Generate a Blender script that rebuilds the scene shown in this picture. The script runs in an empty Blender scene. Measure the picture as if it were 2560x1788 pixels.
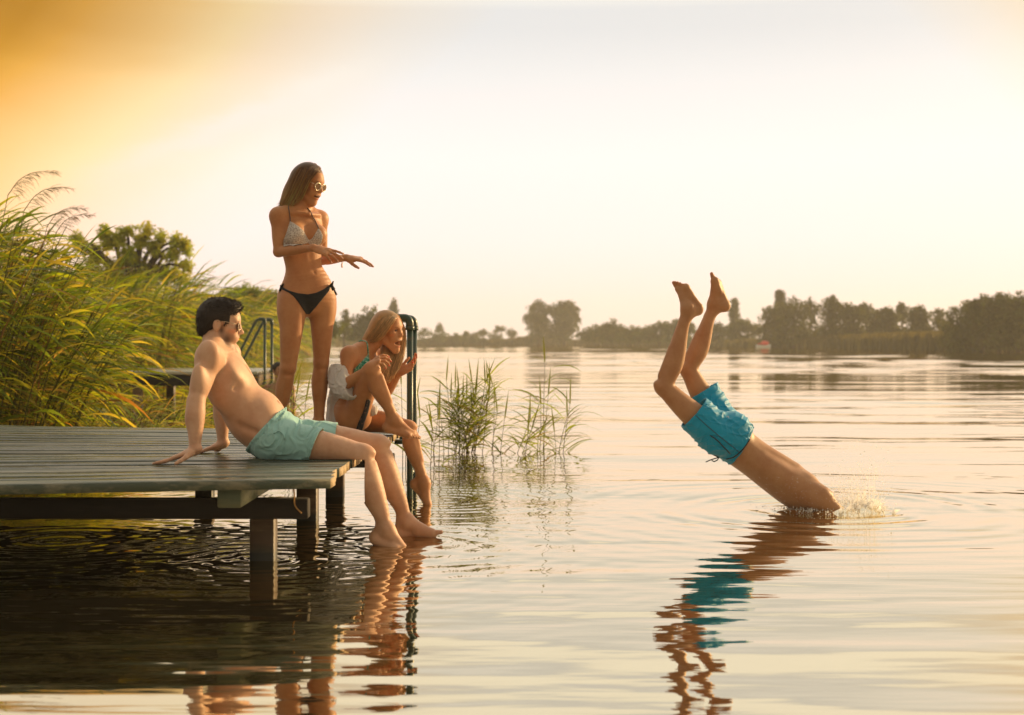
import bpy, math, random
import numpy as np
from mathutils import Vector
R = math.radians
SC = bpy.context.scene
COL = SC.collection

# ------------------------------------------------------------------ camera
F_PX, YH, CAM_H = 3556.0, 850.0, 0.97          # focal length in photo pixels, horizon row, eye height over the water
cam = bpy.data.cameras.new("camera"); cam_o = bpy.data.objects.new("camera", cam); COL.objects.link(cam_o)
cam.sensor_width = 36.0; cam.lens = 36.0 * F_PX / 2560.0
cam.shift_y = -(894.0 - YH) / 2560.0
cam_o.location = (0, 0, CAM_H); cam_o.rotation_euler = (R(90), 0, 0)
cam.clip_end = 5000; cam.clip_start = 0.05
cam.dof.use_dof = True; cam.dof.focus_distance = 7.3; cam.dof.aperture_fstop = 3.4
SC.camera = cam_o

# ------------------------------------------------------------------ light
SUN_AZ, SUN_EL = R(56), R(15)                    # azimuth measured from +Y (view direction) towards +X
sun_dir = Vector((math.sin(SUN_AZ) * math.cos(SUN_EL), math.cos(SUN_AZ) * math.cos(SUN_EL), math.sin(SUN_EL)))
sl = bpy.data.lights.new("sun", 'SUN'); so = bpy.data.objects.new("sun", sl); COL.objects.link(so)
sl.energy = 5.0; sl.angle = R(0.6); sl.color = (1.0, 0.69, 0.33)
so.rotation_euler = sun_dir.to_track_quat('Z', 'Y').to_euler(); so.location = (20, 15, 12)

SC.view_settings.view_transform = 'Standard'; SC.view_settings.look = 'None'
SC.view_settings.exposure = 0.0; SC.view_settings.gamma = 1.0
SC.cycles.use_denoising = True
SC.cycles.max_bounces = 8; SC.cycles.diffuse_bounces = 3; SC.cycles.glossy_bounces = 4
SC.cycles.transmission_bounces = 4; SC.cycles.volume_bounces = 1; SC.cycles.transparent_max_bounces = 8
SC.cycles.sample_clamp_indirect = 6.0

def setup_world():
    w = bpy.data.worlds.new("World"); SC.world = w; w.use_nodes = True
    nt = w.node_tree; N = nt.nodes; L = nt.links
    for n in list(N): N.remove(n)
    def node(t, **kw):
        n = N.new(t)
        for k, v in kw.items(): setattr(n, k, v)
        return n
    def math_(op, a, b=None, c=None, clamp=False):
        n = node('ShaderNodeMath', operation=op); n.use_clamp = clamp
        for i, v in enumerate((a, b, c)):
            if v is None: continue
            if isinstance(v, (int, float)): n.inputs[i].default_value = v
            else: L.new(v, n.inputs[i])
        return n.outputs[0]
    def ramp(val, pts, interp='LINEAR'):
        n = node('ShaderNodeValToRGB'); cr = n.color_ramp; cr.interpolation = interp
        while len(cr.elements) < len(pts): cr.elements.new(0.5)
        for e, (p, c) in zip(cr.elements, pts): e.position = p; e.color = (*c, 1)
        L.new(val, n.inputs[0]); return n.outputs[0]
    def mix(f, a, b, typ='MIX'):
        n = node('ShaderNodeMix', data_type='RGBA', blend_type=typ)
        for i, v in ((0, f), (6, a), (7, b)):
            if isinstance(v, (int, float)): n.inputs[i].default_value = v
            elif isinstance(v, tuple): n.inputs[i].default_value = (*v, 1)
            else: L.new(v, n.inputs[i])
        return n.outputs[2]
    out = node('ShaderNodeOutputWorld'); bg = node('ShaderNodeBackground')
    tc = node('ShaderNodeTexCoord'); sep = node('ShaderNodeSeparateXYZ'); L.new(tc.outputs['Generated'], sep.inputs[0])
    X, Y, Z = sep.outputs
    sky = node('ShaderNodeTexSky', sky_type='NISHITA'); sky.sun_disc = False
    sky.sun_elevation = SUN_EL; sky.sun_rotation = SUN_AZ; sky.dust_density = 4.0; sky.air_density = 1.6; sky.altitude = 0
    nish = mix(1.0, sky.outputs[0], (0.085, 0.062, 0.040), 'MULTIPLY')
    # elevation gradient of the hazy evening air; bright band above the view added for the water
    el = math_('ARCSINE', Z)
    e01 = math_('MULTIPLY', math_('ADD', el, 0.0), 1 / R(90), clamp=True)
    grad = ramp(e01, [(0.0, (1.14, 0.92, 0.79)), (0.022, (1.20, 0.99, 0.90)), (0.045, (1.22, 1.035, 0.985)), (0.080, (1.20, 1.07, 1.03)), (0.115, (1.0, 0.98, 0.96)),
                      (0.136, (0.875, 0.872, 0.868)), (0.153, (0.86, 0.858, 0.852)), (0.174, (1.50, 1.45, 1.33)), (0.235, (1.45, 1.36, 1.2)), (0.33, (0.70, 0.66, 0.58)), (0.60, (0.50, 0.45, 0.37)), (1.0, (0.45, 0.40, 0.33))])
    # the glow deepens to orange away from the sun and upwards
    az = math_('ARCTAN2', X, Y)
    n1 = node('ShaderNodeTexNoise'); n1.inputs['Scale'].default_value = 3.0; n1.inputs['Detail'].default_value = 3
    mp = node('ShaderNodeMapping'); mp.inputs['Scale'].default_value = (1.5, 1.5, 5.0); mp.inputs['Rotation'].default_value = (0, R(-14), 0)
    L.new(tc.outputs['Generated'], mp.inputs[0]); L.new(mp.outputs[0], n1.inputs['Vector'])
    nz = math_('SUBTRACT', n1.outputs[0], 0.5)
    elc = math_('MINIMUM', el, 0.24)
    t = math_('ADD', math_('MULTIPLY', math_('MAXIMUM', az, -0.36), -3.28), math_('ADD', math_('MULTIPLY', elc, 3.7), -0.87))
    t = math_('SUBTRACT', t, math_('MULTIPLY', math_('MAXIMUM', math_('SUBTRACT', math_('MULTIPLY', az, -1.0), 0.46), 0.0), 1.1))
    t = math_('ADD', t, math_('MULTIPLY', nz, 0.16))
    t2 = math_('ADD', math_('MULTIPLY', math_('MINIMUM', az, 0.40), 4.2), math_('ADD', math_('MULTIPLY', elc, 4.5), -2.10))
    t = math_('MAXIMUM', t, math_('MINIMUM', t2, 0.42))
    warm = ramp(math_('MULTIPLY', t, 1.0, clamp=True), [(0.0, (1, 1, 1)), (0.2, (1.04, 0.97, 0.88)), (0.42, (1.10, 0.89, 0.65)), (0.55, (1.12, 0.86, 0.48)),
                     (0.70, (1.08, 0.70, 0.28)), (0.90, (0.95, 0.48, 0.075)), (1.0, (0.78, 0.36, 0.02))])
    col = mix(1.0, grad, warm, 'MULTIPLY')
    # darker veil of high cloud above a tilted edge on the left
    edge = math_('SUBTRACT', el, math_('ADD', math_('MULTIPLY', az, -0.10), 0.155))
    edge = math_('ADD', edge, math_('MULTIPLY', nz, 0.05))
    veil = math_('MULTIPLY', math_('MULTIPLY', edge, 1 / 0.028, clamp=True), math_('MULTIPLY', math_('ADD', az, 0.12), -1 / 0.22, clamp=True))
    col = mix(math_('MULTIPLY', veil, 0.65), col, mix(1.0, col, (0.70, 0.64, 0.52), 'MULTIPLY'))
    gap = math_('MULTIPLY', math_('SUBTRACT', el, 0.228), 1 / 0.02, clamp=True)      # paler sky added above the view, to brighten what the water mirrors
    col = mix(math_('MULTIPLY', gap, 0.85), col, (1.25, 1.17, 1.0))
    # one pale wisp on the left, frayed by noise
    n2 = node('ShaderNodeTexNoise'); n2.inputs['Scale'].default_value = 9.0; n2.inputs['Detail'].default_value = 6; n2.inputs['Roughness'].default_value = 0.6
    mp2 = node('ShaderNodeMapping'); mp2.inputs['Scale'].default_value = (1.6, 1.6, 6.0); mp2.inputs['Rotation'].default_value = (0, R(18), 0)
    L.new(tc.outputs['Generated'], mp2.inputs[0]); L.new(mp2.outputs[0], n2.inputs['Vector'])
    u = math_('SUBTRACT', el, math_('ADD', math_('MULTIPLY', math_('ADD', az, 0.105), 0.42), 0.184))
    u = math_('ADD', u, math_('MULTIPLY', math_('SUBTRACT', n2.outputs[0], 0.5), 0.035))
    w_ = math_('POWER', 2.718, math_('MULTIPLY', math_('POWER', math_('ABSOLUTE', math_('MULTIPLY', u, 1 / 0.0105)), 2.0), -1.0))
    win = math_('MULTIPLY', math_('MULTIPLY', math_('ADD', az, 0.31), 1 / 0.12, clamp=True), math_('MULTIPLY', math_('ADD', az, 0.085), -1 / 0.05, clamp=True))
    col = mix(math_('MULTIPLY', math_('MULTIPLY', w_, win), 0.85), col, (1.06, 0.98, 0.88))
    back = math_('MULTIPLY', math_('SUBTRACT', math_('ABSOLUTE', az), 0.75), 1 / 0.9, clamp=True)
    col = mix(back, col, mix(1.0, col, (0.42, 0.40, 0.37), 'MULTIPLY'))
    # broad aureole round the sun
    dotn = node('ShaderNodeVectorMath', operation='DOT_PRODUCT'); L.new(tc.outputs['Generated'], dotn.inputs[0]); dotn.inputs[1].default_value = sun_dir
    aur = math_('POWER', math_('MAXIMUM', dotn.outputs['Value'], 0.0), 14.0)
    col = mix(math_('MULTIPLY', aur, 0.8), col, (2.2, 1.7, 1.05))
    col = mix(0.08, col, nish)
    # below the horizon the world is only seen in stray bounces
    L.new(col, bg.inputs[0]); bg.inputs[1].default_value = 1.0
    L.new(bg.outputs[0], out.inputs[0])
setup_world()

# ------------------------------------------------------------------ helpers
def V(*a): return np.array(a, float)
def P(px, py, d):
    """point that stands d metres down the view axis at a photo pixel"""
    return V((px - 1280.0) / F_PX * d, d, CAM_H - (py - YH) / F_PX * d)
def unit(v): v = np.asarray(v, float); return v / (np.linalg.norm(v) + 1e-12)
def lerp(a, b, t): return np.asarray(a) * (1 - t) + np.asarray(b) * t
def props(o, label=None, cat=None, group=None, kind=None):
    if label: o['label'] = label
    if cat: o['category'] = cat
    if group: o['group'] = group
    if kind: o['kind'] = kind
    return o
def empty(name, loc, label=None, cat=None, group=None):
    o = bpy.data.objects.new(name, None); COL.objects.link(o); o.location = tuple(loc); o.empty_display_size = 0.1
    return props(o, label, cat, group)
def mesh_obj(name, verts, faces, mat, parent=None, smooth=False, cols=None, loc=None):
    verts = np.asarray(verts, float)
    off = np.zeros(3)
    if parent is not None: off = np.array(world_loc(parent))
    elif loc is not None: off = np.asarray(loc, float)
    me = bpy.data.meshes.new(name)
    v = (verts - off).astype(np.float32)
    me.vertices.add(len(v)); me.vertices.foreach_set('co', v.ravel())
    if isinstance(faces, np.ndarray):
        n, k = faces.shape; flat = faces.ravel(); starts = np.arange(0, n * k, k)
    else:
        flat = np.array([i for f in faces for i in f]); starts = np.cumsum([0] + [len(f) for f in faces[:-1]]); n = len(faces)
    me.loops.add(len(flat)); me.loops.foreach_set('vertex_index', flat.astype(np.int32))
    me.polygons.add(n); me.polygons.foreach_set('loop_start', np.asarray(starts, np.int32))
    me.update(calc_edges=True); me.validate()
    if smooth: me.polygons.foreach_set('use_smooth', np.ones(len(me.polygons), bool))
    if cols is not None:
        ca = me.color_attributes.new('Col', 'FLOAT_COLOR', 'POINT')
        c = np.ones((len(v), 4), np.float32); c[:, :3] = cols; ca.data.foreach_set('color', c.ravel())
    if mat: me.materials.append(mat)
    o = bpy.data.objects.new(name, me); COL.objects.link(o)
    if parent is not None: o.parent = parent
    else: o.location = tuple(off)
    return o
def world_loc(o):
    p = Vector((0, 0, 0))
    while o is not None: p += Vector(o.location); o = o.parent
    return p
class MB:
    """collects geometry, then links it as one mesh object"""
    def __init__(s): s.v = []; s.f = []; s.c = []; s.n = 0
    def add(s, v, f, c=None):
        v = np.asarray(v, float); s.v.append(v); s.f.extend([tuple(int(i) + s.n for i in q) for q in f]); s.n += len(v)
        s.c.append(np.tile(np.asarray(c if c is not None else (1, 1, 1), float), (len(v), 1)) if c is None or np.ndim(c) == 1 else np.asarray(c, float))
    def box(s, c, size, rz=0.0, rx=0.0, bev=0.006, col=None):
        hx, hy, hz = np.asarray(size) / 2; b = min(bev, hx * .45, hy * .45, hz * .45)
        vs = []; idx = {}
        for sx in (-1, 1):
            for sy in (-1, 1):
                for sz in (-1, 1):
                    for ax in range(3):
                        p = V(sx * (hx - b), sy * (hy - b), sz * (hz - b)); p[ax] = (sx * hx, sy * hy, sz * hz)[ax]
                        idx[(sx, sy, sz, ax)] = len(vs); vs.append(p)
        fs = []
        for ax in range(3):
            o1, o2 = [a for a in range(3) if a != ax]
            for sg in (-1, 1):
                q = []
                for a, bb in ((-1, -1), (1, -1), (1, 1), (-1, 1)):
                    k = [0, 0, 0]; k[ax] = sg; k[o1] = a; k[o2] = bb; q.append(idx[(*k, ax)])
                fs.append(q)
        for ax in range(3):                              # edges along ax
            o1, o2 = [a for a in range(3) if a != ax]
            for a in (-1, 1):
                for bb in (-1, 1):
                    k0 = [0, 0, 0]; k1 = [0, 0, 0]; k0[ax] = -1; k1[ax] = 1
                    for k in (k0, k1): k[o1] = a; k[o2] = bb
                    fs.append([idx[(*k0, o1)], idx[(*k1, o1)], idx[(*k1, o2)], idx[(*k0, o2)]])
        for sx in (-1, 1):
            for sy in (-1, 1):
                for sz in (-1, 1): fs.append([idx[(sx, sy, sz, 0)], idx[(sx, sy, sz, 1)], idx[(sx, sy, sz, 2)]])
        vs = np.array(vs)
        cen = np.zeros(3); out = []
        for q in fs:                                      # outward winding
            p = vs[list(q)]; nrm = np.cross(p[1] - p[0], p[2] - p[0])
            out.append(list(q) if np.dot(nrm, p.mean(0) - cen) > 0 else list(q)[::-1])
        if rx: c_, s_ = math.cos(rx), math.sin(rx); vs = vs @ np.array([[1, 0, 0], [0, c_, s_], [0, -s_, c_]])
        if rz: c_, s_ = math.cos(rz), math.sin(rz); vs = vs @ np.array([[c_, s_, 0], [-s_, c_, 0], [0, 0, 1]])
        s.add(vs + np.asarray(c, float), out, col)
    def tube(s, pts, rad, n=8, col=None, caps=True, flat=1.0):
        pts = np.asarray(pts, float); m = len(pts); rad = np.broadcast_to(np.asarray(rad, float), (m,))
        tang = np.gradient(pts, axis=0); tang /= np.linalg.norm(tang, axis=1)[:, None] + 1e-12
        up = V(0, 0, 1) if abs(tang[0][2]) < .9 else V(0, 1, 0)
        a = unit(np.cross(tang[0], up)); vs = []
        th = np.arange(n) * 2 * math.pi / n
        for i in range(m):
            a = unit(a - tang[i] * np.dot(a, tang[i])); b = np.cross(tang[i], a)
            vs.append(pts[i] + rad[i] * (np.cos(th)[:, None] * a + flat * np.sin(th)[:, None] * b))
        fs = [(i * n + j, i * n + (j + 1) % n, (i + 1) * n + (j + 1) % n, (i + 1) * n + j) for i in range(m - 1) for j in range(n)]
        if caps: fs += [tuple(range(n))[::-1], tuple((m - 1) * n + j for j in range(n))]
        s.add(np.concatenate(vs), fs, col)
    def sphere(s, c, r, nu=12, nv=8, col=None):
        r = np.broadcast_to(np.asarray(r, float), (3,)); vs = []
        for i in range(nv + 1):
            ph = math.pi * i / nv
            for j in range(nu):
                th = 2 * math.pi * j / nu; vs.append((math.sin(ph) * math.cos(th), math.sin(ph) * math.sin(th), math.cos(ph)))
        fs = [(i * nu + j, (i + 1) * nu + j, (i + 1) * nu + (j + 1) % nu, i * nu + (j + 1) % nu) for i in range(nv) for j in range(nu)]
        s.add(np.array(vs) * r + np.asarray(c, float), fs, col)
    def build(s, name, mat, parent=None, smooth=False, loc=None, usecol=False):
        if not s.v: return None
        return mesh_obj(name, np.concatenate(s.v), s.f, mat, parent, smooth, np.concatenate(s.c) if usecol else None, loc)
def spline(pts, n):
    """Catmull-Rom through the points, n samples"""
    p = np.asarray(pts, float); m = len(p)
    q = np.vstack([2 * p[0] - p[1], p, 2 * p[-1] - p[-2]]); out = []
    for t in np.linspace(0, m - 1, n):
        i = min(int(t), m - 2); u = t - i; a, b, c, d = q[i], q[i + 1], q[i + 2], q[i + 3]
        out.append(.5 * (2 * b + (c - a) * u + (2 * a - 5 * b + 4 * c - d) * u * u + (3 * b - a - 3 * c + d) * u ** 3))
    return np.array(out)

# ------------------------------------------------------------------ materials
class Mat:
    def __init__(s, name):
        s.m = bpy.data.materials.new(name); s.m.use_nodes = True; s.nt = s.m.node_tree; s.N = s.nt.nodes; s.L = s.nt.links
        s.b = s.N['Principled BSDF']; s.out = s.N['Material Output']
    def set(s, **kw):
        names = dict(base='Base Color', rough='Roughness', metal='Metallic', spec='Specular IOR Level', ior='IOR', sss='Subsurface Weight', sssr='Subsurface Radius',
                     sssc='Subsurface Scale', trans='Transmission Weight', coat='Coat Weight', sheen='Sheen Weight', alpha='Alpha', nrm='Normal')
        for k, v in kw.items():
            i = s.b.inputs[names[k]]
            if hasattr(v, 'is_output'): s.L.new(v, i)
            else: i.default_value = (*v, 1) if isinstance(v, tuple) and len(v) == 3 and i.type == 'RGBA' else v
        return s
    def node(s, t, **kw):
        n = s.N.new(t)
        for k, v in kw.items(): setattr(n, k, v)
        return n
    def inp(s, i, v):
        if hasattr(v, 'is_output'): s.L.new(v, i)
        elif isinstance(v, tuple) and i.type == 'RGBA' and len(v) == 3: i.default_value = (*v, 1)
        else: i.default_value = v
    def math(s, op, a, b=0.0, clamp=False):
        n = s.node('ShaderNodeMath', operation=op); n.use_clamp = clamp; s.inp(n.inputs[0], a); s.inp(n.inputs[1], b); return n.outputs[0]
    def pos(s): return s.node('ShaderNodeNewGeometry').outputs['Position']
    def obj(s): return s.node('ShaderNodeTexCoord').outputs['Object']
    def mapped(s, vec, scale, rot=(0, 0, 0)):
        n = s.node('ShaderNodeMapping'); n.inputs['Scale'].default_value = scale; n.inputs['Rotation'].default_value = rot; s.L.new(vec, n.inputs[0]); return n.outputs[0]
    def noise(s, vec, scale=1.0, detail=2.0, rough=.5):
        n = s.node('ShaderNodeTexNoise'); n.inputs['Scale'].default_value = scale; n.inputs['Detail'].default_value = detail; n.inputs['Roughness'].default_value = rough
        s.L.new(vec, n.inputs['Vector']); return n.outputs[0]
    def ramp(s, v, pts):
        n = s.node('ShaderNodeValToRGB'); cr = n.color_ramp
        while len(cr.elements) < len(pts): cr.elements.new(.5)
        for e, (p, c) in zip(cr.elements, pts): e.position = p; e.color = (*c, 1) if not isinstance(c, float) else (c, c, c, 1)
        s.L.new(v, n.inputs[0]); return n.outputs[0]
    def mix(s, f, a, b, typ='MIX'):
        n = s.node('ShaderNodeMix', data_type='RGBA', blend_type=typ); s.inp(n.inputs[0], f); s.inp(n.inputs[6], a); s.inp(n.inputs[7], b); return n.outputs[2]
    def attr(s, name='Col'):
        n = s.node('ShaderNodeVertexColor'); n.layer_name = name; return n.outputs[0]
    def bump(s, h, dist=.01, strength=1.0):
        n = s.node('ShaderNodeBump'); n.inputs['Distance'].default_value = dist; n.inputs['Strength'].default_value = strength; s.L.new(h, n.inputs['Height'])
        s.L.new(n.outputs[0], s.b.inputs['Normal']); return n.outputs[0]

def skin_mat(name):
    m = Mat(name); o = m.obj()
    base = m.mix(m.ramp(m.noise(o, 11, 5, .65), [(.36, 0.0), (.66, .75)]), m.attr(), m.mix(1.0, m.attr(), (.80, .66, .58), 'MULTIPLY'))
    m.set(base=base, rough=.52, spec=.38, sheen=.10, sss=.12, sssr=(.8, .3, .15), sssc=.02)
    m.bump(m.math('ADD', m.noise(o, 320, 2), m.math('MULTIPLY', m.noise(o, 38, 3), 1.6)), .0008, .5); return m.m
def leaf_mat(name, trans=.5, gloss=.25, rough=.4):
    m = Mat(name); a = m.attr()
    m.set(base=a, rough=rough, spec=gloss)
    t = m.node('ShaderNodeBsdfTranslucent'); m.L.new(m.mix(1.0, a, (1.55, 1.35, .55), 'MULTIPLY'), t.inputs[0])
    mx = m.node('ShaderNodeMixShader'); mx.inputs[0].default_value = trans
    m.L.new(m.b.outputs[0], mx.inputs[1]); m.L.new(t.outputs[0], mx.inputs[2]); m.L.new(mx.outputs[0], m.out.inputs[0]); return m.m
def hair_mat(name, rough=.35, trans=0.25):
    m = Mat(name); a = m.attr(); o = m.obj()
    c = m.mix(m.noise(m.mapped(o, (70, 70, 8)), 1.0, 3, .7), m.mix(1.0, a, (.55, .5, .45), 'MULTIPLY'), m.mix(1.0, a, (1.4, 1.35, 1.25), 'MULTIPLY'))
    m.set(base=c, rough=rough, spec=.5)
    t = m.node('ShaderNodeBsdfTranslucent'); m.L.new(m.mix(1.0, c, (1.5, 1.2, .7), 'MULTIPLY'), t.inputs[0])
    mx = m.node('ShaderNodeMixShader'); mx.inputs[0].default_value = trans
    m.L.new(m.b.outputs[0], mx.inputs[1]); m.L.new(t.outputs[0], mx.inputs[2]); m.L.new(mx.outputs[0], m.out.inputs[0]); return m.m
def cloth_mat(name, col, rough=.8, weave=900, amp=.0006, trans=0.0, pattern=None, sheen=.2):
    m = Mat(name); o = m.obj()
    base = m.mix(m.math('MULTIPLY', m.noise(o, 14, 4), .5), col, tuple(c * .8 for c in col))
    if pattern: base = pattern(m, o, base)
    m.set(base=base, rough=rough, spec=.25, sheen=sheen)
    m.bump(m.math('ADD', m.noise(o, weave, 2), m.math('MULTIPLY', m.noise(o, 60, 3), 3.0)), amp, .8)
    if trans:
        t = m.node('ShaderNodeBsdfTranslucent'); m.L.new(base, t.inputs[0])
        mx = m.node('ShaderNodeMixShader'); mx.inputs[0].default_value = trans
        m.L.new(m.b.outputs[0], mx.inputs[1]); m.L.new(t.outputs[0], mx.inputs[2]); m.L.new(mx.outputs[0], m.out.inputs[0])
    return m.m
# ------------------------------------------------------------------ bodies: signed distance shapes blended smoothly, meshed as one surface
class SDF:
    def __init__(s): s.p = []
    def _add(s, fn, lo, hi, k, op): s.p.append((fn, np.asarray(lo, float), np.asarray(hi, float), k, op))
    def rc(s, a, b, ra, rb, k=.02, op='u', ax=None, fl=1.0):
        """tapered capsule; ax/fl flatten it across direction ax"""
        a = np.asarray(a, float); b = np.asarray(b, float); ba = b - a; bb = np.dot(ba, ba) + 1e-12
        if ax is not None: ax = unit(ax)
        def fn(x, y, z):
            px, py, pz = x - a[0], y - a[1], z - a[2]
            t = np.clip((px * ba[0] + py * ba[1] + pz * ba[2]) / bb, 0, 1)
            qx, qy, qz = px - t * ba[0], py - t * ba[1], pz - t * ba[2]
            if ax is not None:
                q = (qx * ax[0] + qy * ax[1] + qz * ax[2]) * (1 / fl - 1)
                qx = qx + q * ax[0]; qy = qy + q * ax[1]; qz = qz + q * ax[2]
                return (np.sqrt(qx * qx + qy * qy + qz * qz) - (ra + (rb - ra) * t)) * (fl if fl < 1 else 1) ** .6
            return np.sqrt(qx * qx + qy * qy + qz * qz) - (ra + (rb - ra) * t)
        r = max(ra, rb) * max(1, fl); s._add(fn, np.minimum(a, b) - r, np.maximum(a, b) + r, k, op)
    def chain(s, pts, rad, n=6, k=.015, ax=None, fl=1.0):
        n = max(n * 2, 14); q = spline(np.hstack([np.asarray(pts, float), np.asarray(rad, float)[:, None]]), n); T = SDF()
        for i in range(n - 1): T.rc(q[i][:3], q[i + 1][:3], q[i][3], q[i + 1][3], k, 'u', ax, fl)
        s.group(T, k)
    def group(s, T, k):
        """several overlapping pieces joined hard among themselves, then blended in as one"""
        s._add(T.p, np.min([p[1] for p in T.p], 0), np.max([p[2] for p in T.p], 0), k, 'u')
    def el(s, c, r, ax=None, k=.02, op='u'):
        """ellipsoid; ax = rows of its axes"""
        c = np.asarray(c, float); r = np.asarray(r, float); A = np.eye(3) if ax is None else np.array([unit(a) for a in ax])
        def fn(x, y, z):
            px, py, pz = x - c[0], y - c[1], z - c[2]
            u = (px * A[0][0] + py * A[0][1] + pz * A[0][2]) / r[0]; v = (px * A[1][0] + py * A[1][1] + pz * A[1][2]) / r[1]; w = (px * A[2][0] + py * A[2][1] + pz * A[2][2]) / r[2]
            k0 = np.sqrt(u * u + v * v + w * w) + 1e-9; k1 = np.sqrt((u / r[0]) ** 2 + (v / r[1]) ** 2 + (w / r[2]) ** 2) + 1e-9
            return k0 * (k0 - 1) / k1
        e = np.sqrt(((A * r[:, None]) ** 2).sum(0)); s._add(fn, c - e, c + e, k, op)
    def loft(s, secs, k=.02):
        """torso: sections (centre, half width, half depth, side direction)"""
        q = spline(np.array([[*c, a, b, *unit(d)] for c, a, b, d in secs]), 4 * len(secs)); T = SDF()
        for u, w in zip(q[:-1], q[1:]): T._loftseg(u[:3], w[:3], u[3], u[4], w[3], w[4], unit(u[5:]), unit(w[5:]), k)
        s.group(T, k)
    def _loftseg(s, a, b, a0, b0, a1, b1, s0, s1, k):
        ba = b - a; L2 = np.dot(ba, ba); w = unit(ba); sd = unit((s0 + s1) - w * np.dot(s0 + s1, w)); dp = np.cross(w, sd)
        def fn(x, y, z):
            px, py, pz = x - a[0], y - a[1], z - a[2]
            t = np.clip((px * ba[0] + py * ba[1] + pz * ba[2]) / L2, 0, 1)
            rx = a0 + (a1 - a0) * t; ry = b0 + (b1 - b0) * t
            qx, qy, qz = px - t * ba[0], py - t * ba[1], pz - t * ba[2]
            u = (qx * sd[0] + qy * sd[1] + qz * sd[2]); v = (qx * dp[0] + qy * dp[1] + qz * dp[2]); ww = qx * w[0] + qy * w[1] + qz * w[2]
            rm = np.minimum(rx, ry) * .6
            k0 = np.sqrt((u / rx) ** 2 + (v / ry) ** 2 + (ww / rm) ** 2) + 1e-9
            k1 = np.sqrt((u / rx ** 2) ** 2 + (v / ry ** 2) ** 2 + (ww / rm ** 2) ** 2) + 1e-9
            return k0 * (k0 - 1) / k1
        r = max(a0, a1, b0, b1); s._add(fn, np.minimum(a, b) - r, np.maximum(a, b) + r, k, 'u')
    def bounds(s):
        u = [p for p in s.p if p[4] == 'u']; return np.min([p[1] for p in u], 0) - .02, np.max([p[2] for p in u], 0) + .02
    def grid(s, lo, hi, h):
        n = np.ceil((np.asarray(hi) - lo) / h).astype(int) + 1
        D = np.full(n, .12, np.float32)
        gx, gy, gz = [lo[i] + h * np.arange(n[i]) for i in range(3)]
        for fn, l, u, k, op in s.p:
            m = k + .035
            i0 = np.maximum(np.floor((l - m - lo) / h).astype(int), 0); i1 = np.minimum(np.ceil((u + m - lo) / h).astype(int) + 1, n)
            if (i1 <= i0).any(): continue
            sl = tuple(slice(a, b) for a, b in zip(i0, i1))
            if isinstance(fn, list):
                d = np.full([q.stop - q.start for q in sl], .12, np.float32)
                for f2, l2, u2, k2, _ in fn:
                    a0 = np.maximum(np.floor((l2 - m - lo) / h).astype(int), i0); a1 = np.minimum(np.ceil((u2 + m - lo) / h).astype(int) + 1, i1)
                    if (a1 <= a0).any(): continue
                    s2 = tuple(slice(a, b) for a, b in zip(a0, a1)); s3 = tuple(slice(a - c, b - c) for a, b, c in zip(a0, a1, i0))
                    d[s3] = np.minimum(d[s3], f2(gx[s2[0]][:, None, None], gy[s2[1]][None, :, None], gz[s2[2]][None, None, :]))
            else: d = fn(gx[sl[0]][:, None, None], gy[sl[1]][None, :, None], gz[sl[2]][None, None, :]).astype(np.float32)
            A = D[sl]
            if op == 'u':
                hh = np.maximum(k - np.abs(A - d), 0) / k; D[sl] = np.minimum(A, d) - hh * hh * k * .25
            else:
                d = -d; hh = np.maximum(k - np.abs(A - d), 0) / k; D[sl] = np.maximum(A, d) + hh * hh * k * .25
        return D, gx, gy, gz
def surface_nets(D, gx, gy, gz):
    S = D < 0
    n = np.array(D.shape) - 1
    cnt = np.zeros(n, np.int8); C = {}
    for dx in (0, 1):
        for dy in (0, 1):
            for dz in (0, 1):
                cnt += S[dx:dx + n[0], dy:dy + n[1], dz:dz + n[2]]
    act = np.argwhere((cnt > 0) & (cnt < 8)); vid = np.full(n, -1, np.int32); vid[tuple(act.T)] = np.arange(len(act))
    cor = [(a, b, c) for a in (0, 1) for b in (0, 1) for c in (0, 1)]
    val = np.stack([D[act[:, 0] + a, act[:, 1] + b, act[:, 2] + c] for a, b, c in cor], 1)
    acc = np.zeros((len(act), 3)); num = np.zeros(len(act))
    for i in range(8):
        for j in range(i + 1, 8):
            if sum(abs(p - q) for p, q in zip(cor[i], cor[j])) != 1: continue
            a, b = val[:, i], val[:, j]; m = (a < 0) != (b < 0)
            t = np.where(m, a / np.where(m, a - b, 1), 0)[:, None]
            acc += m[:, None] * (np.array(cor[i]) * (1 - t) + np.array(cor[j]) * t); num += m
    loc = acc / num[:, None] + act
    h = gx[1] - gx[0]; verts = loc * h + np.array([gx[0], gy[0], gz[0]])
    F = []
    for ax in range(3):
        o1, o2 = (ax + 1) % 3, (ax + 2) % 3
        s0 = [slice(None)] * 3; s1 = [slice(None)] * 3; s0[ax] = slice(0, -1); s1[ax] = slice(1, None)
        a, b = S[tuple(s0)], S[tuple(s1)]
        e = np.argwhere(a != b); flip = a[tuple(e.T)]
        ok = (e[:, o1] > 0) & (e[:, o2] > 0) & (e[:, o1] < n[o1]) & (e[:, o2] < n[o2]); e = e[ok]; flip = flip[ok]
        def at(d1, d2):
            q = e.copy(); q[:, o1] += d1; q[:, o2] += d2; return vid[tuple(q.T)]
        q = np.stack([at(-1, -1), at(0, -1), at(0, 0), at(-1, 0)], 1); q[~flip] = q[~flip][:, ::-1]; F.append(q)
    F = np.concatenate(F); F = F[(F >= 0).all(1)]
    return verts, F
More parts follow.
